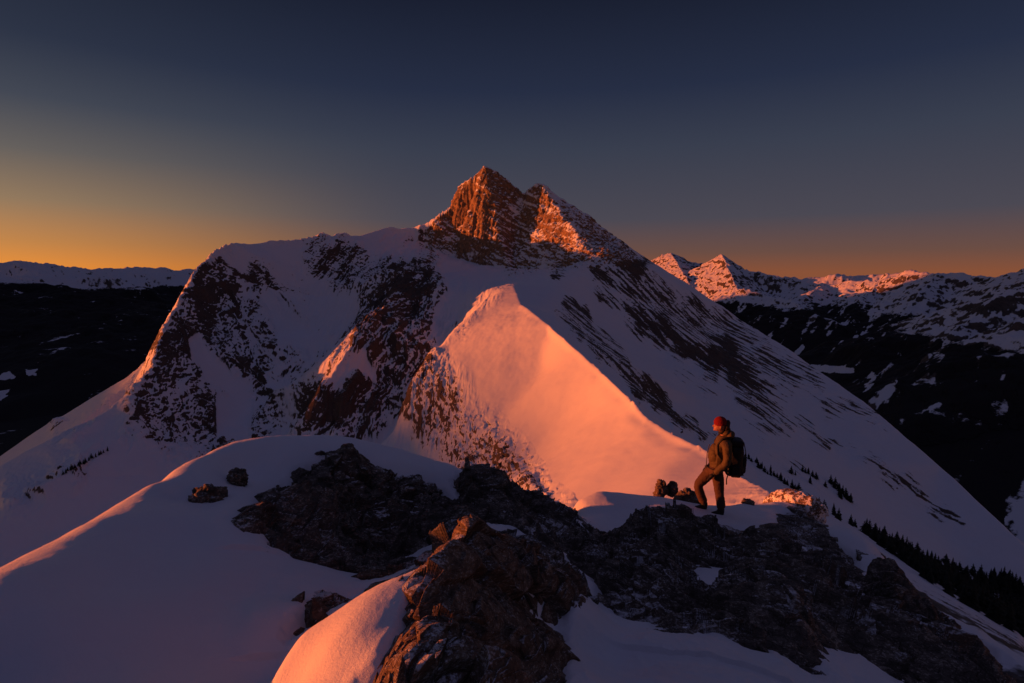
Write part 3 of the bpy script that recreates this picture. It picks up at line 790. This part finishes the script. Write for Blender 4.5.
# rock material
def rock_mat(name, c1, c2, c3, sc_, tilt):
    m, t, b = new_mat(name)
    tc = t.new('ShaderNodeTexCoord').outputs['Object']
    mp = t.new('ShaderNodeMapping'); t.l.new(tc, mp.inputs[0]); mp.inputs['Rotation'].default_value = tilt; mp.inputs['Scale'].default_value = (1, 1, 2.6)
    v = mp.outputs[0]
    n1 = t.noise(v, sc_, 7, .68, .6); n2_ = t.noise(v, sc_ * 7, 5, .7, .3); n3_ = t.noise(tc, sc_ * .35, 4, .6)
    vo = t.new('ShaderNodeTexVoronoi'); t.l.new(v, vo.inputs['Vector']); vo.inputs['Scale'].default_value = sc_ * 2.2; vo.feature = 'DISTANCE_TO_EDGE'
    crack = t.maprange(vo.outputs['Distance'], 0.0, .05)
    col = t.mix(t.maprange(n1, .3, .7), c1, c2)
    col = t.mix(t.maprange(n3_, .45, .7), col, c3)
    # pale mineral flecks and lichen
    fl = t.maprange(t.math('MULTIPLY', n2_, t.math('ADD', n1, .25)), .40, .50)
    col = t.mix(fl, col, (.36, .31, .26))
    # rime and blown snow caught on ledges that face up
    g = t.new('ShaderNodeNewGeometry'); s3 = t.new('ShaderNodeSeparateXYZ'); t.l.new(g.outputs['Normal'], s3.inputs[0])
    up = t.math('MULTIPLY', t.maprange(s3.outputs[2], .80, .97), t.maprange(t.math('ADD', t.math('MULTIPLY', n3_, .7), t.math('MULTIPLY', n2_, .5)), .60, .70))
    up = t.math('MULTIPLY', up, .85)
    col = t.mix(up, col, (.7, .71, .75))
    t.l.new(col, b.inputs['Base Color'])
    b.inputs['Roughness'].default_value = .8; b.inputs['Specular IOR Level'].default_value = .25
    h_ = t.math('ADD', t.math('MULTIPLY', n1, .8), t.math('MULTIPLY', n2_, .35))
    h_ = t.math('ADD', h_, t.math('MULTIPLY', crack, .28))
    t.l.new(t.bump(h_, .8, .05), b.inputs['Normal'])
    return m
mat_rock = rock_mat('dark_lichened_rock', (.065, .054, .046), (.17, .138, .112), (.11, .082, .062), 5.0, (.5, .35, .3))
mat_rock_warm = rock_mat('brown_layered_rock', (.07, .05, .038), (.22, .15, .10), (.13, .085, .055), 6.0, (.2, .9, .4))

def rock_sheet(name, key, azr, Rr, n_az, n_r, mat, amp, rot, label, bulge=.22, seed=500, st=1.0):
    azv = np.linspace(azr[0], azr[1], int(n_az * DETAIL)); Rv = np.exp(np.linspace(math.log(Rr[0]), math.log(Rr[1]), int(n_r * DETAIL)))
    A, RR = np.meshgrid(azv, Rv); X = RR * np.sin(A); Y = RR * np.cos(A)
    Z, w_ = near_base(X, Y)
    fl, px, py = rock_fields(X, Y, Z, RR, key)
    d = fl[key]
    keep = d > -.30
    s_ = (RR / 7).clip(.45, 1.25)
    off = bulge * s_ * (smooth(-.1, .55, d / s_) - .30) 
    NX, NY, NZ = normals(X, Y, blur(Z, 4))
    NXs, NYs, NZs = normals(X, Y, Z)
    m = keep
    x, y, z = X[m], Y[m], Z[m]
    ca, sa = math.cos(rot[0]), math.sin(rot[0]); cb, sb = math.cos(rot[1]), math.sin(rot[1])
    u = x * ca + y * sa; v = -x * sa + y * ca; w2 = z
    v2 = v * cb + w2 * sb; w2 = -v * sb + w2 * cb          # bedding frame: w2 across the beds
    wv = fbm3(x / .8, y / .8, z / .8, 3, seed + 1)
    f1, e1 = facets(u / 1.15 + .2 * wv, v2 / .85, w2 / (.42 * st) + .25 * wv, seed + 2, 1.5)
    f2, e2 = facets(u / .40 + .1 * wv, v2 / .30, w2 / (.16 * st) + .15 * wv, seed + 12, 1.6)
    f3, e3 = facets(u / .13, v2 / .10, w2 / (.06 * st), seed + 22, 1.0)
    r1 = fbm3(u / 1.6, v2 / 1.6, w2 / .8, 5, seed + 32, ridged=True)
    r2 = fbm3(u / .1, v2 / .1, w2 / .05, 4, seed + 42)
    D = amp * s_[m] * (.55 * f1 + .28 * f2 + .105 * f3 + .16 * r1 + .03 * r2 - .10 * np.exp(-e1 * 14) - .04 * np.exp(-e2 * 10)) 
    calm = 1 - .72 * smooth(8.2, 9.6, RR[m]) if key == 'D' else 1.0
    D = (D * smooth(-.25, .25, d[m] / s_[m]) + off[m]) * calm
    X = X.copy(); Y = Y.copy(); Z = Z.copy()
    X[m] += D * NX[m]; Y[m] += D * NY[m]; Z[m] += D * NZ[m]
    o = grid_obj(name, X, Y, Z, mat, None, keep, skirt=.5)
    tag(o, label, 'rock')
    print(name, int(keep.sum()), time.time() - _t0)
    return o
def azr(a, b): return (math.atan((a - 512) / F / 1.0) * 1.0, 0)
R_ = math.radians
rock_sheet('rock_outcrop', 'A', (R_(-30), R_(-4)), (5.2, 9.8), 620, 520, mat_rock, .36, (.3, .5), 'broad dark rock outcrop ringed by the smooth snow mound left of centre', seed=500)
rock_sheet('rock_outcrop', 'C', (R_(-29), R_(-8)), (3.4, 5.8), 420, 260, mat_rock_warm, .28, (.3, .9), 'low narrow brown rock showing just behind the brow of the sunlit snow bank', bulge=.24, seed=600)
rock_sheet('rock_fin', 'B', (R_(-24), R_(10)), (2.0, 5.1), 900, 620, mat_rock_warm, .34, (1.25, 1.0), 'jagged layered rock fin with glowing orange edge beside the sunlit snow bank', bulge=.10, seed=700, st=.8)
rock_sheet('rock_ridge', 'D', (R_(-8), R_(50)), (3.9, 15.6), 1500, 900, mat_rock, .38, (-.5, .6), 'long dark rocky crest running diagonally below the hiker to the lower right', seed=800)
# ------------------------------------------------------------------ single boulders
mx, my = to_px(MID[3], MID[4], MID[2])
def ground_mid(px_, py_):
    d = (mx - px_) ** 2 + (my - py_) ** 2
    k = np.where(d < 2.2)
    if len(k[0]) == 0: k = np.unravel_index(np.argsort(d, axis=None)[:1], d.shape)
    j = np.argmin(MID[1][k[0]]); i = (k[0][j], k[1][j])
    return MID[3][i], MID[4][i], MID[2][i]

def boulder(name, loc, rad, seed, mat, label, sub=5, rz=0, tilt=0, amp=.35, group=None):
    bm = bmesh.new(); bmesh.ops.create_icosphere(bm, subdivisions=sub, radius=1)
    co = np.array([v.co[:] for v in bm.verts]); n = co.copy()
    x, y, z = co[:, 0] * rad[0], co[:, 1] * rad[1], co[:, 2] * rad[2]
    s = max(rad); x2, y2, z2 = x / s, y / s, z / s
    f1, e1 = facets(x2 / .8 + seed, y2 / .8, z2 / .6, seed, 1.3); f2, e2 = facets(x2 / .28, y2 / .28 + seed, z2 / .2, seed + 5, 1.2)
    r = fbm3(x2 * 2, y2 * 2, z2 * 4, 5, seed + 9, ridged=True); f3, e3 = facets(x2 / .1, y2 / .1 + seed, z2 / .07, seed + 15, 1.0)
    D = s * amp * (.75 * f1 + .30 * f2 + .12 * f3 + .3 * r)
    co = np.stack([x + n[:, 0] * D, y + n[:, 1] * D, z + n[:, 2] * D], 1)
    for v, c in zip(bm.verts, co): v.co = c
    me = bpy.data.meshes.new(name); bm.to_mesh(me); bm.free()
    me.polygons.foreach_set('use_smooth', [True] * len(me.polygons)); me.materials.append(mat)
    o = bpy.data.objects.new(name, me); C.objects.link(o); o.location = loc; o.rotation_euler = (tilt, 0, rz)
    tag(o, label, 'rock', group)
    return o

def ground_near(px_, py_, lo, hi):
    """walk out along a bearing until the ground meets the line of sight"""
    az, s = bearing(px_, py_)
    r = np.linspace(lo, hi, 500)[None, :]
    X_ = r * math.sin(az); Y_ = r * math.cos(az); Z_, _ = near_base(X_, Y_)
    k = np.argmin(np.abs(Z_ - s * r)[0]); return X_[0, k], Y_[0, k], Z_[0, k]

g = ground_near(205, 500, 5, 8.5); boulder('boulder', (g[0], g[1], g[2] - .02), (.17, .16, .145), 21, mat_rock, 'larger dark stone in the smooth snow mound, lower left of the lone upright stone')
g = ground_near(214, 496, 5, 8.5); boulder('boulder', (g[0] + .02, g[1], g[2] - .0), (.10, .1, .09), 26, mat_rock, 'tiny dark stone touching the right side of the larger stone in the snow mound', sub=4)
g = ground_near(238, 483, 5, 9); boulder('boulder', (g[0], g[1], g[2] + .02), (.105, .12, .14), 22, mat_rock, 'smaller upright dark stone alone in the snow near the top of the mound')
bx, by, bz = P(661, 490, 11.6); boulder('boulder', (bx, by, bz), (.11, .12, .20), 31, mat_rock_warm, 'leftmost pointed little rock standing in lit snow behind the snow cap', sub=4, tilt=.1)
bx, by, bz = P(673, 489, 11.7); boulder('boulder', (bx, by, bz), (.10, .12, .15), 32, mat_rock_warm, 'middle small rock between the pointed rock and the slab by the hiker', sub=4)
bx, by, bz = P(688, 500, 11.2); boulder('boulder', (bx, by, bz), (.24, .16, .17), 33, mat_rock_warm, 'slanting brown slab just left of the hiker\'s boots', sub=5, rz=.2)
bx, by, bz = P(748, 503, 12.3); boulder('boulder', (bx, by, bz), (.11, .1, .07), 34, mat_rock_warm, 'tiny brown stone on the snow edge right of the hiker', sub=4)
# the knob at the end of the crest: rock with snow in its hollows, catching the sun
m, t, b = new_mat('snow_flecked_rock')
tc = t.new('ShaderNodeTexCoord').outputs['Object']
n1 = t.noise(tc, 5.5, 5, .6); n2_ = t.noise(tc, 22, 4, .65)
f = t.maprange(t.math('ADD', t.math('MULTIPLY', n1, .8), t.math('MULTIPLY', n2_, .45)), .60, .68)
t.l.new(t.mix(f, t.mix(n2_, (.06, .04, .03), (.25, .16, .10)), (.78, .78, .80)), b.inputs['Base Color']); b.inputs['Roughness'].default_value = .8
t.l.new(t.bump(t.math('ADD', n1, t.math('MULTIPLY', n2_, .5)), .7, .05), b.inputs['Normal'])
mat_fleck = m
bx, by, bz = P(795, 511, 13.4); boulder('boulder', (bx, by, bz), (.62, .34, .43), 35, mat_fleck, 'glowing orange snow-flecked rock knob at the end of the crest right of the hiker', sub=6, amp=.12, rz=-.8)
bx, by, bz = P(876, 566, 11.3); boulder('boulder', (bx, by, bz), (.17, .14, .11), 36, mat_fleck, 'small lit stone at the edge of the snow patch far down the crest', sub=4)

# ------------------------------------------------------------------ spruces
def tree_meshes(seed, h=1.0, w=.2, layers=15):
    r = random.Random(seed)
    bm = bmesh.new()
    bmesh.ops.create_cone(bm, cap_ends=True, segments=7, radius1=.022, radius2=.003, depth=h, matrix=Matrix.Translation((0, 0, h / 2 - .02)))
    tr = bpy.data.meshes.new('trunk'); bm.to_mesh(tr); bm.free(); tr.materials.append(mat_bark)
    bm = bmesh.new()
    for i in range(layers):
        f = i / (layers - 1); z = h * (.08 + .90 * f)
        L = w * (1 - f) ** .85 * r.uniform(.75, 1.15) + .012
        nb = 9 if f < .7 else 6
        a0 = r.random() * 6
        for k in range(nb):
            if r.random() < .1: continue
            a = a0 + k * 2 * math.pi / nb + r.uniform(-.25, .25); l = L * r.uniform(.65, 1.15)
            c, s = math.cos(a), math.sin(a); wd = l * .30 + .006; dz = -l * r.uniform(.25, .55)
            p0 = (0, 0, z + .02); tip = (c * l, s * l, z + dz)
            ml = (c * l * .55 - s * wd, s * l * .55 + c * wd, z + dz * .45 - .012); mr = (c * l * .55 + s * wd, s * l * .55 - c * wd, z + dz * .45 - .012)
            low = (c * l * .5, s * l * .5, z + dz * .5 - .045)
            v = [bm.verts.new(q) for q in (p0, ml, tip, mr, low)]
            bm.faces.new((v[0], v[1], v[2])); bm.faces.new((v[0], v[2], v[3])); bm.faces.new((v[1], v[4], v[2])); bm.faces.new((v[4], v[3], v[2]))
    cr = bpy.data.meshes.new('crown'); bm.to_mesh(cr); bm.free(); cr.materials.append(mat_needles)
    return tr, cr
mat_bark = plain('bark', (.03, .022, .017), .9, 20, .3, .4, .02)
mat_needles = plain('spruce_needles', (.018, .022, .014), .8, 3, .4, 0)
variants = [tree_meshes(i, 1, w_, n) for i, (w_, n) in enumerate([(.32, 15), (.40, 14), (.26, 16), (.36, 12), (.42, 11)])]
def spruce(x, y, z, h, label, group, rnd):
    tr, cr = rnd.choice(variants)
    e = bpy.data.objects.new('spruce', None); C.objects.link(e); e.location = (x, y, z - .02 * h); e.scale = (h * rnd.uniform(.8, 1.3), h * rnd.uniform(.8, 1.3), h)
    e.rotation_euler = (rnd.uniform(-.04, .04), rnd.uniform(-.04, .04), rnd.uniform(0, 6.3)); e.empty_display_size = .2
    for me in (tr, cr):
        o = bpy.data.objects.new(me.name, me); C.objects.link(o); o.parent = e
    tag(e, label, 'tree', group)
rnd = random.Random(12)
GROUPS = [
 ('small dark spruces in a short row just behind the hiker\'s backpack', 'small dark spruce in the short row nearest the hiker\'s backpack on the snow slope', 6, [(743,455),(746,457),(750,458),(753,461),(757,462)]),
 ('dark spruces in the second clump down the slope', 'small dark spruce in the tight clump down the slope from the backpack', 6.5, [(760,467),(763,468),(766,471),(769,473),(772,474),(775,475),(778,477),(762,466),(771,471)]),
 ('dark spruces in the third clump', 'small dark spruce in the loose clump above the orange rock knob', 7, [(782,480),(785,483),(788,484),(792,487),(796,489),(799,490)]),
 ('spruces in the upper clump', 'small dark spruce in the detached clump higher up the open snow slope', 7, [(792,472),(796,474),(803,470),(806,472),(809,473),(814,476),(817,478),(811,482)]),
 ('spruces in the dark oblong stand', 'dark spruce in the dense oblong stand on the snow right of the rock knob', 9, [(826,486),(832,483),(835,487),(838,488),(840,491),(843,493),(846,496),(848,499),(836,484),(842,497),(851,501),(839,494)]),
 ('scattered spruces above the rock crest', 'lone dark spruce standing apart between the oblong stand and the rock crest', 8.5, [(820,504),(824,507),(826,508),(834,514),(839,518),(851,524),(855,525),(864,532)]),
]
for grp, lab, h, pts in GROUPS:
    for a, b_ in pts:
        q = ground_mid(a + rnd.uniform(-.7, .7), b_); spruce(*q, h * 1.15 * rnd.uniform(.7, 1.3), lab, grp, rnd)
FOREST = [(866,531),(895,543),(935,560),(985,576),(1035,586),(1035,640),(1000,622),(952,594),(915,570),(885,548)]
pts = []
while len(pts) < 215:
    a = rnd.uniform(864, 1034); b_ = rnd.uniform(528, 642)
    if polysd(np.array([a]), np.array([b_]), FOREST)[0] > -1 and all((a - c_) ** 2 + (b_ - d_) ** 2 > 6 for c_, d_ in pts): pts.append((a, b_))
for a, b_ in pts:
    q = ground_mid(a, b_); spruce(*q, rnd.uniform(9, 16) * (1 + .25 * smooth(880, 1020, a)), 'dark spruce within the thick forest belt at the lower right edge', 'spruces in the thick belt at the right edge', rnd)
for i in range(16):
    f = i / 15; a = 107 - 44 * f + rnd.uniform(-1, 1); b_ = 449 + 24 * f + rnd.uniform(-.5, .8)
    q = ground_mid(a, b_); spruce(*q, rnd.uniform(3.5, 6), 'tiny dark spruce in the thin line on the lower left snow ridge', 'tiny spruces lined along the left snow ridge', rnd)
print('trees', time.time() - _t0)
# ------------------------------------------------------------------ the hiker
dg_tmp = []
def eval_mesh(o, name):
    bpy.context.view_layer.update()
    dg = bpy.context.evaluated_depsgraph_get()
    me = bpy.data.meshes.new_from_object(o.evaluated_get(dg)); me.name = name
    return me
def skin(chains, sub=2):
    """chains: list of [(x,y,z,r), ...]; shared coordinates are joined; returns a mesh"""
    vs, rs, es, ix = [], [], [], {}
    for ch in chains:
        prev = None
        for p in ch:
            k = tuple(round(c, 4) for c in p[:3])
            if k not in ix: ix[k] = len(vs); vs.append(p[:3]); rs.append(p[3] if len(p) == 4 else (p[3], p[4]))
            if prev is not None and prev != ix[k]: es.append((prev, ix[k]))
            prev = ix[k]
    me = bpy.data.meshes.new('tmp'); me.from_pydata(vs, es, [])
    o = bpy.data.objects.new('tmp', me); C.objects.link(o)
    sm = o.modifiers.new('s', 'SKIN'); sm.use_smooth_shade = True
    for i, r in enumerate(rs):
        sv_ = me.skin_vertices[0].data[i]; sv_.radius = r if isinstance(r, tuple) else (r, r); sv_.use_root = (i == 0)
    ss = o.modifiers.new('d', 'SUBSURF'); ss.levels = sub; ss.render_levels = sub
    out = eval_mesh(o, 'tmp2'); bpy.data.objects.remove(o); return out
def ellip(c, r, rot=(0, 0, 0), seg=24):
    bm = bmesh.new(); bmesh.ops.create_uvsphere(bm, u_segments=seg, v_segments=seg // 2 + 2, radius=1)
    from mathutils import Euler
    mt = Matrix.Translation(c) @ Euler(rot).to_matrix().to_4x4() @ Matrix.Diagonal((*r, 1)); bm.transform(mt)
    me = bpy.data.meshes.new('tmp3'); bm.to_mesh(me); bm.free(); return me
def fuse(meshes, name, mat, parent, voxel=.008, wrinkle=0, wscale=8, seed=1, cut=None, smooth_it=2):
    bm = bmesh.new()
    for me in meshes: bm.from_mesh(me)
    me = bpy.data.meshes.new('tmp4'); bm.to_mesh(me); bm.free()
    o = bpy.data.objects.new('tmp', me); C.objects.link(o)
    if voxel:
        r = o.modifiers.new('r', 'REMESH'); r.mode = 'VOXEL'; r.voxel_size = voxel; r.use_smooth_shade = True
        s = o.modifiers.new('s', 'SMOOTH'); s.factor = .5; s.iterations = smooth_it
    out = eval_mesh(o, name); bpy.data.objects.remove(o)
    if cut:
        bm = bmesh.new(); bm.from_mesh(out)
        for co_, no_ in cut:
            g_ = bm.verts[:] + bm.edges[:] + bm.faces[:]
            r_ = bmesh.ops.bisect_plane(bm, geom=g_, plane_co=co_, plane_no=no_, clear_outer=True)
            ed = [e for e in r_['geom_cut'] if isinstance(e, bmesh.types.BMEdge)]
            if ed: bmesh.ops.holes_fill(bm, edges=ed, sides=0)
        bm.to_mesh(out); bm.free()
    if wrinkle:
        n = len(out.vertices); co = np.empty(n * 3, np.float32); out.vertices.foreach_get('co', co); co = co.reshape(-1, 3)
        no = np.array([v.normal[:] for v in out.vertices], np.float32)
        w_ = fbm3(co[:, 0] * wscale, co[:, 1] * wscale, co[:, 2] * wscale * 1.6, 4, seed, ridged=True)
        co = co + no * (w_ * wrinkle)[:, None]; out.vertices.foreach_set('co', co.astype(np.float32).ravel())
    out.polygons.foreach_set('use_smooth', [True] * len(out.polygons)); out.update()
    out.materials.clear(); out.materials.append(mat)
    ob = bpy.data.objects.new(name, out); C.objects.link(ob); ob.parent = parent
    return ob

mat_skin = plain('skin', (.34, .15, .10), .5, 60, .1, .1, .002)
mat_hair = plain('dark_hair', (.02, .014, .01), .6, 90, .3, .4, .004)
mat_red = plain('red_wool', (.17, .004, .009), .9, 140, .25, .8, .006)
mat_jacket = plain('olive_brown_shell', (.075, .052, .023), .7, 40, .18, .3, .006)
mat_trousers = plain('dark_brown_trousers', (.070, .036, .024), .8, 50, .2, .3, .006)
mat_boot = plain('black_leather', (.02, .017, .015), .5, 60, .3, .3, .004)
mat_glove = plain('black_glove', (.015, .013, .013), .7, 80, .3, .3, .003)
mat_pack = plain('black_pack_fabric', (.011, .012, .015), .65, 120, .25, .3, .004)
mat_strap = plain('grey_webbing', (.05, .05, .055), .7, 120, .25, .3, .003)
mat_trim = plain('pale_trim', (.35, .37, .40), .5, 60, .1, 0)
mat_dark = plain('eye_dark', (.01, .01, .01), .2, 60, .1, 0)

gx, gy, gz = P(711, 512.5, 10.4)
gz_ = near_base(np.array([[gx]]), np.array([[gy]]))[0][0, 0]
person = bpy.data.objects.new('person', None); C.objects.link(person)
# local frame: +x = where the hiker faces, +y = his left, +z up
person.location = (gx, gy, gz - .02); person.rotation_euler = (0, 0, math.radians(180 - 10))
tag(person, 'hiker in a red beanie and olive-brown jacket standing on the snowy crest, facing left', 'person')
HIP = (-.05, 0, .90); CH = (-.15, 0, 1.22); NK = (-.15, 0, 1.46)
def arm(s, el, wr, extra=0.0, thick=1.0):
    return [(*CH, .135 * thick), (-.17, s * .12, 1.37, .085 * thick + extra), (-.18, s * .20, 1.34, .062 * thick + extra), (*el, .048 * thick + extra), (*wr, .033 * thick + extra)]
ELL, WRL = (-.18, .27, 1.05), (.02, .23, .81)
ELR, WRR = (-.16, -.27, 1.06), (.03, -.22, .82)
KL, AL = (-.10, .11, .47), (-.15, .12, .10)          # near leg, straight under the body
KR, AR = (.24, -.09, .47), (.10, -.10, .10)          # forward leg, knee bent
def leg(s, kn, an, extra=0.0):
    return [(*HIP, .10 + extra), (-.05, s * .085, .84, .075 + extra), ((kn[0] - .05) / 2, (kn[1] + s * .1) / 2, .66, .068 + extra), (*kn, .056 + extra), ((kn[0] + an[0]) / 2 - .015, (kn[1] + an[1]) / 2, .30, .055 + extra), (*an, .038 + extra)]
def fingers(wr, s, r):
    """palm plus five curled digits resting on the thigh"""
    out = []; d = Vector((.75, -.05 * s, -.62)).normalized(); side = Vector((0.1, 1, 0)).normalized()
    w0 = Vector(wr); palm = w0 + d * .085
    out.append([(*w0, r * 2.6), (*(w0 + d * .04), r * 3.6, ), (*palm, r * 3.4)])
    for k, L in zip((-1.5, -.5, .5, 1.5), (.058, .075, .080, .070)):
        b0 = palm + side * (k * .019) - d * .02; m_ = b0 + d * (L * .55 + .02) + Vector((0, 0, -.006)); e_ = m_ + (d + Vector((-.35, 0, -1.0))).normalized() * L * .5
        out.append([(*b0, r), (*m_, r * .95), (*e_, r * .8)])
    b0 = w0 + d * .03 + side * (-.03 * s); m_ = b0 + d * .035 + side * (-.028 * s); e_ = m_ + d * .035
    out.append([(*b0, r * 1.2), (*m_, r * 1.1), (*e_, r * .85)])
    return out
HD = (-.085, 0, 1.635)
head = [ellip(HD, (.098, .076, .115)), ellip((-.045, 0, 1.585), (.058, .056, .062)), ellip((.018, 0, 1.615), (.022, .014, .024), (0, .5, 0)), ellip((.004, 0, 1.575), (.016, .026, .012)), ellip((-.005, 0, 1.648), (.014, .05, .008)),
        ellip((-.09, .077, 1.62), (.018, .010, .030)), ellip((-.09, -.077, 1.62), (.018, .010, .030)), ellip((.002, 0, 1.545), (.02, .022, .018))]
torso = [(*HIP, .10, .10), (-.09, 0, 1.05, .115, .10), (*CH, .135, .11), (-.155, 0, 1.38, .10, .09), (*NK, .055), (-.11, 0, 1.56, .05)]
body_parts = [skin([torso, arm(1, ELL, WRL), arm(-1, ELR, WRR), leg(1, KL, AL), leg(-1, KR, AR), [(*AL, .038), (-.08, .125, .045, .036), (.02, .13, .03, .026)], [(*AR, .038), (.17, -.11, .045, .036), (.26, -.115, .03, .026)]])]
for wr, s in ((WRL, 1), (WRR, -1)):
    for c_ in fingers(wr, s, .0085): body_parts.append(skin([c_]))
fuse(body_parts + head, 'body', mat_skin, person, .0065, smooth_it=3)
for s in (-1, 1):
    e = fuse([ellip((-.003, s * .030, 1.632), (.010, .012, .008))], 'eye', mat_dark, person, 0)
# clothes
jk = skin([[(-.045, 0, .80, .175, .135), (-.07, 0, .92, .165, .13), (-.10, 0, 1.06, .165, .13), (*CH, .175, .14), (-.165, 0, 1.38, .13, .115), (-.15, 0, 1.47, .085)],
           [(*CH, .175, .14), (-.17, .13, 1.37, .105), (-.18, .21, 1.33, .085), (-.19, .275, 1.05, .07), (WRL[0] - .01, WRL[1], WRL[2] + .01, .052)],
           [(*CH, .175, .14), (-.17, -.13, 1.37, .105), (-.18, -.21, 1.33, .085), (-.17, -.275, 1.06, .07), (WRR[0] - .01, WRR[1], WRR[2] + .01, .052)]])
front = ellip((-.025, 0, 1.08), (.115, .13, .22))
jacket = fuse([jk, front], 'jacket', mat_jacket, person, .009, .010, 9, 3)
fuse([ellip((-.255, 0, 1.47), (.085, .12, .07), (0, .5, 0)), ellip((-.19, 0, 1.50), (.07, .10, .045), (0, .3, 0))], 'hood', mat_jacket, jacket, .009, .008, 12, 4)
fuse([skin([[(-.135, .0, 1.475, .075), (-.10, 0, 1.545, .070)]])], 'neck_gaiter', mat_glove, person, .008, .006, 14, 5)
z_ = skin([[(.118, 0, .83, .008), (.112, 0, .98, .008), (.110, 0, 1.12, .008), (.075, 0, 1.28, .008)]]); fuse([z_], 'zip', mat_strap, jacket, 0)
tr = skin([[(-.05, 0, .93, .16, .13), (-.05, .0, .86, .15, .125)], [(-.05, 0, .86, .15, .125), (-.05, .10, .80, .115), (-.085, .11, .64, .098), (*KL, .082), (-.13, .115, .30, .078), (-.15, .12, .14, .075)],
           [(-.05, 0, .86, .15, .125), (-.02, -.10, .78, .115), (.105, -.10, .64, .102), (.235, -.09, .48, .084), (.175, -.095, .30, .078), (.105, -.10, .14, .073)]])
fuse([tr], 'trousers', mat_trousers, person, .009, .009, 9, 6)
for an, yaw in ((AL, 0), (AR, 0)):
    x0, y0 = an[0], an[1]
    bt_ = skin([[(x0, y0, .20, .062), (x0, y0, .10, .060), (x0 + .01, y0, .055, .056)], [(x0 + .01, y0, .055, .056), (x0 + .10, y0 + .005, .050, .050), (x0 + .19, y0 + .01, .040, .042)], [(x0 + .01, y0, .055, .056), (x0 - .05, y0, .045, .045)]])
    bo = fuse([bt_], 'boot', mat_boot, person, .007, .003, 20, 7, cut=[((0, 0, .012), (0, 0, -1))])
    bm = bmesh.new(); bmesh.ops.create_cube(bm, size=1, matrix=Matrix.Translation((x0 + .065, y0 + .004, .004)) @ Matrix.Diagonal((.30, .092, .026, 1)))
    bmesh.ops.bevel(bm, geom=[e for e in bm.edges if abs(e.verts[0].co.z - e.verts[1].co.z) > .01], offset=.035, segments=4, affect='EDGES')
    me = bpy.data.meshes.new('sole'); bm.to_mesh(me); bm.free(); me.materials.append(mat_glove); so_ = bpy.data.objects.new('sole', me); C.objects.link(so_); so_.parent = bo
for wr, s in ((WRL, 1), (WRR, -1)):
    gl = [skin([c_]) for c_ in fingers(wr, s, .0118)] + [skin([[(wr[0] - .03, wr[1], wr[2] + .03, .044), (wr[0] + .01, wr[1], wr[2] - .008, .040)]])]
    fuse(gl, 'glove', mat_glove, person, .006, .002, 30, 8)
bn = fuse([ellip((-.092, 0, 1.685), (.112, .093, .105), (0, -.22, 0)), ellip((-.10, 0, 1.66), (.118, .098, .055), (0, -.22, 0))], 'beanie', mat_red, person, .006, .003, 30, 9, cut=[((-.09, 0, 1.640), (-.22, 0, -1))])
fuse([ellip((-.195, 0, 1.62), (.055, .075, .085)), ellip((-.225, 0, 1.55), (.04, .05, .06)), ellip((-.215, 0, 1.68), (.04, .05, .05))], 'hair', mat_hair, person, .006, .006, 22, 10)

# backpack, carried: a thing of its own
pack = bpy.data.objects.new('backpack', None); C.objects.link(pack); pack.location = (gx - .07 * math.cos(math.radians(10)), gy + .07 * math.sin(math.radians(10)), gz - .02); pack.rotation_euler = person.rotation_euler
tag(pack, 'bulky black backpack carried on the hiker\'s back', 'backpack')
def rbox(c, d, bev, tilt=0, taper=0):
    bm = bmesh.new(); bmesh.ops.create_cube(bm, size=1, matrix=Matrix.Diagonal((*d, 1)))
    for v in bm.verts:
        if v.co.z > 0: v.co.x *= 1 - taper; v.co.y *= 1 - taper * .5
    bmesh.ops.bevel(bm, geom=bm.edges[:], offset=bev, segments=4, affect='EDGES', profile=.6)
    bm.transform(Matrix.Translation(c) @ Matrix.Rotation(tilt, 4, 'Y')); me = bpy.data.meshes.new('b'); bm.to_mesh(me); bm.free(); return me
bag = fuse([rbox((-.42, 0, 1.02), (.26, .33, .56), .09, -.10, .12), ellip((-.44, 0, .88), (.17, .165, .17))], 'main_bag', mat_pack, pack, .009, .010, 8, 11)
fuse([rbox((-.43, 0, 1.345), (.24, .29, .12), .05, -.15)], 'top_lid', mat_pack, pack, .008, .008, 10, 12)
fuse([rbox((-.56, 0, .95), (.09, .22, .28), .04, -.06)], 'front_pocket', mat_pack, pack, .008, .006, 12, 13)
for s in (-1, 1):
    fuse([rbox((-.42, s * .175, .86), (.15, .06, .20), .028)], 'side_pocket', mat_pack, pack, .008, .005, 12, 14)
    st_ = skin([[(-.33, s * .12, 1.42, .03, .012), (-.27, s * .14, 1.465, .03, .012), (-.18, s * .145, 1.43, .03, .012), (-.10, s * .14, 1.31, .028, .012), (-.11, s * .155, 1.15, .026, .012), (-.22, s * .175, 1.0, .022, .010), (-.32, s * .15, .90, .018, .010)]])
    fuse([st_], 'shoulder_strap', mat_pack, pack, .006)
    fuse([skin([[(-.33, s * .17, .86, .03, .012), (-.17, s * .18, .87, .028, .012), (-.03, s * .135, .87, .02, .010), (.035, 0, .87, .016, .010)]])], 'hip_belt', mat_pack, pack, .006)
    fuse([skin([[(-.55, s * .09, 1.36, .008), (-.585, s * .095, 1.2, .008), (-.60, s * .09, 1.0, .008)]])], 'webbing', mat_strap, pack, 0)
fuse([rbox((-.56, .03, .775), (.03, .14, .014), .004, .2)], 'reflective_strip', mat_trim, pack, 0)
fuse([skin([[(-.30, .17, .82, .010), (-.27, .185, .72, .010), (-.275, .185, .62, .012)]])], 'dangling_strap', mat_pack, pack, 0)
fuse([skin([[(-.30, 0, 1.46, .010), (-.33, 0, 1.50, .010), (-.37, 0, 1.44, .010)]])], 'haul_loop', mat_strap, pack, 0)
print('person', time.time() - _t0)
print('total', time.time() - _t0)
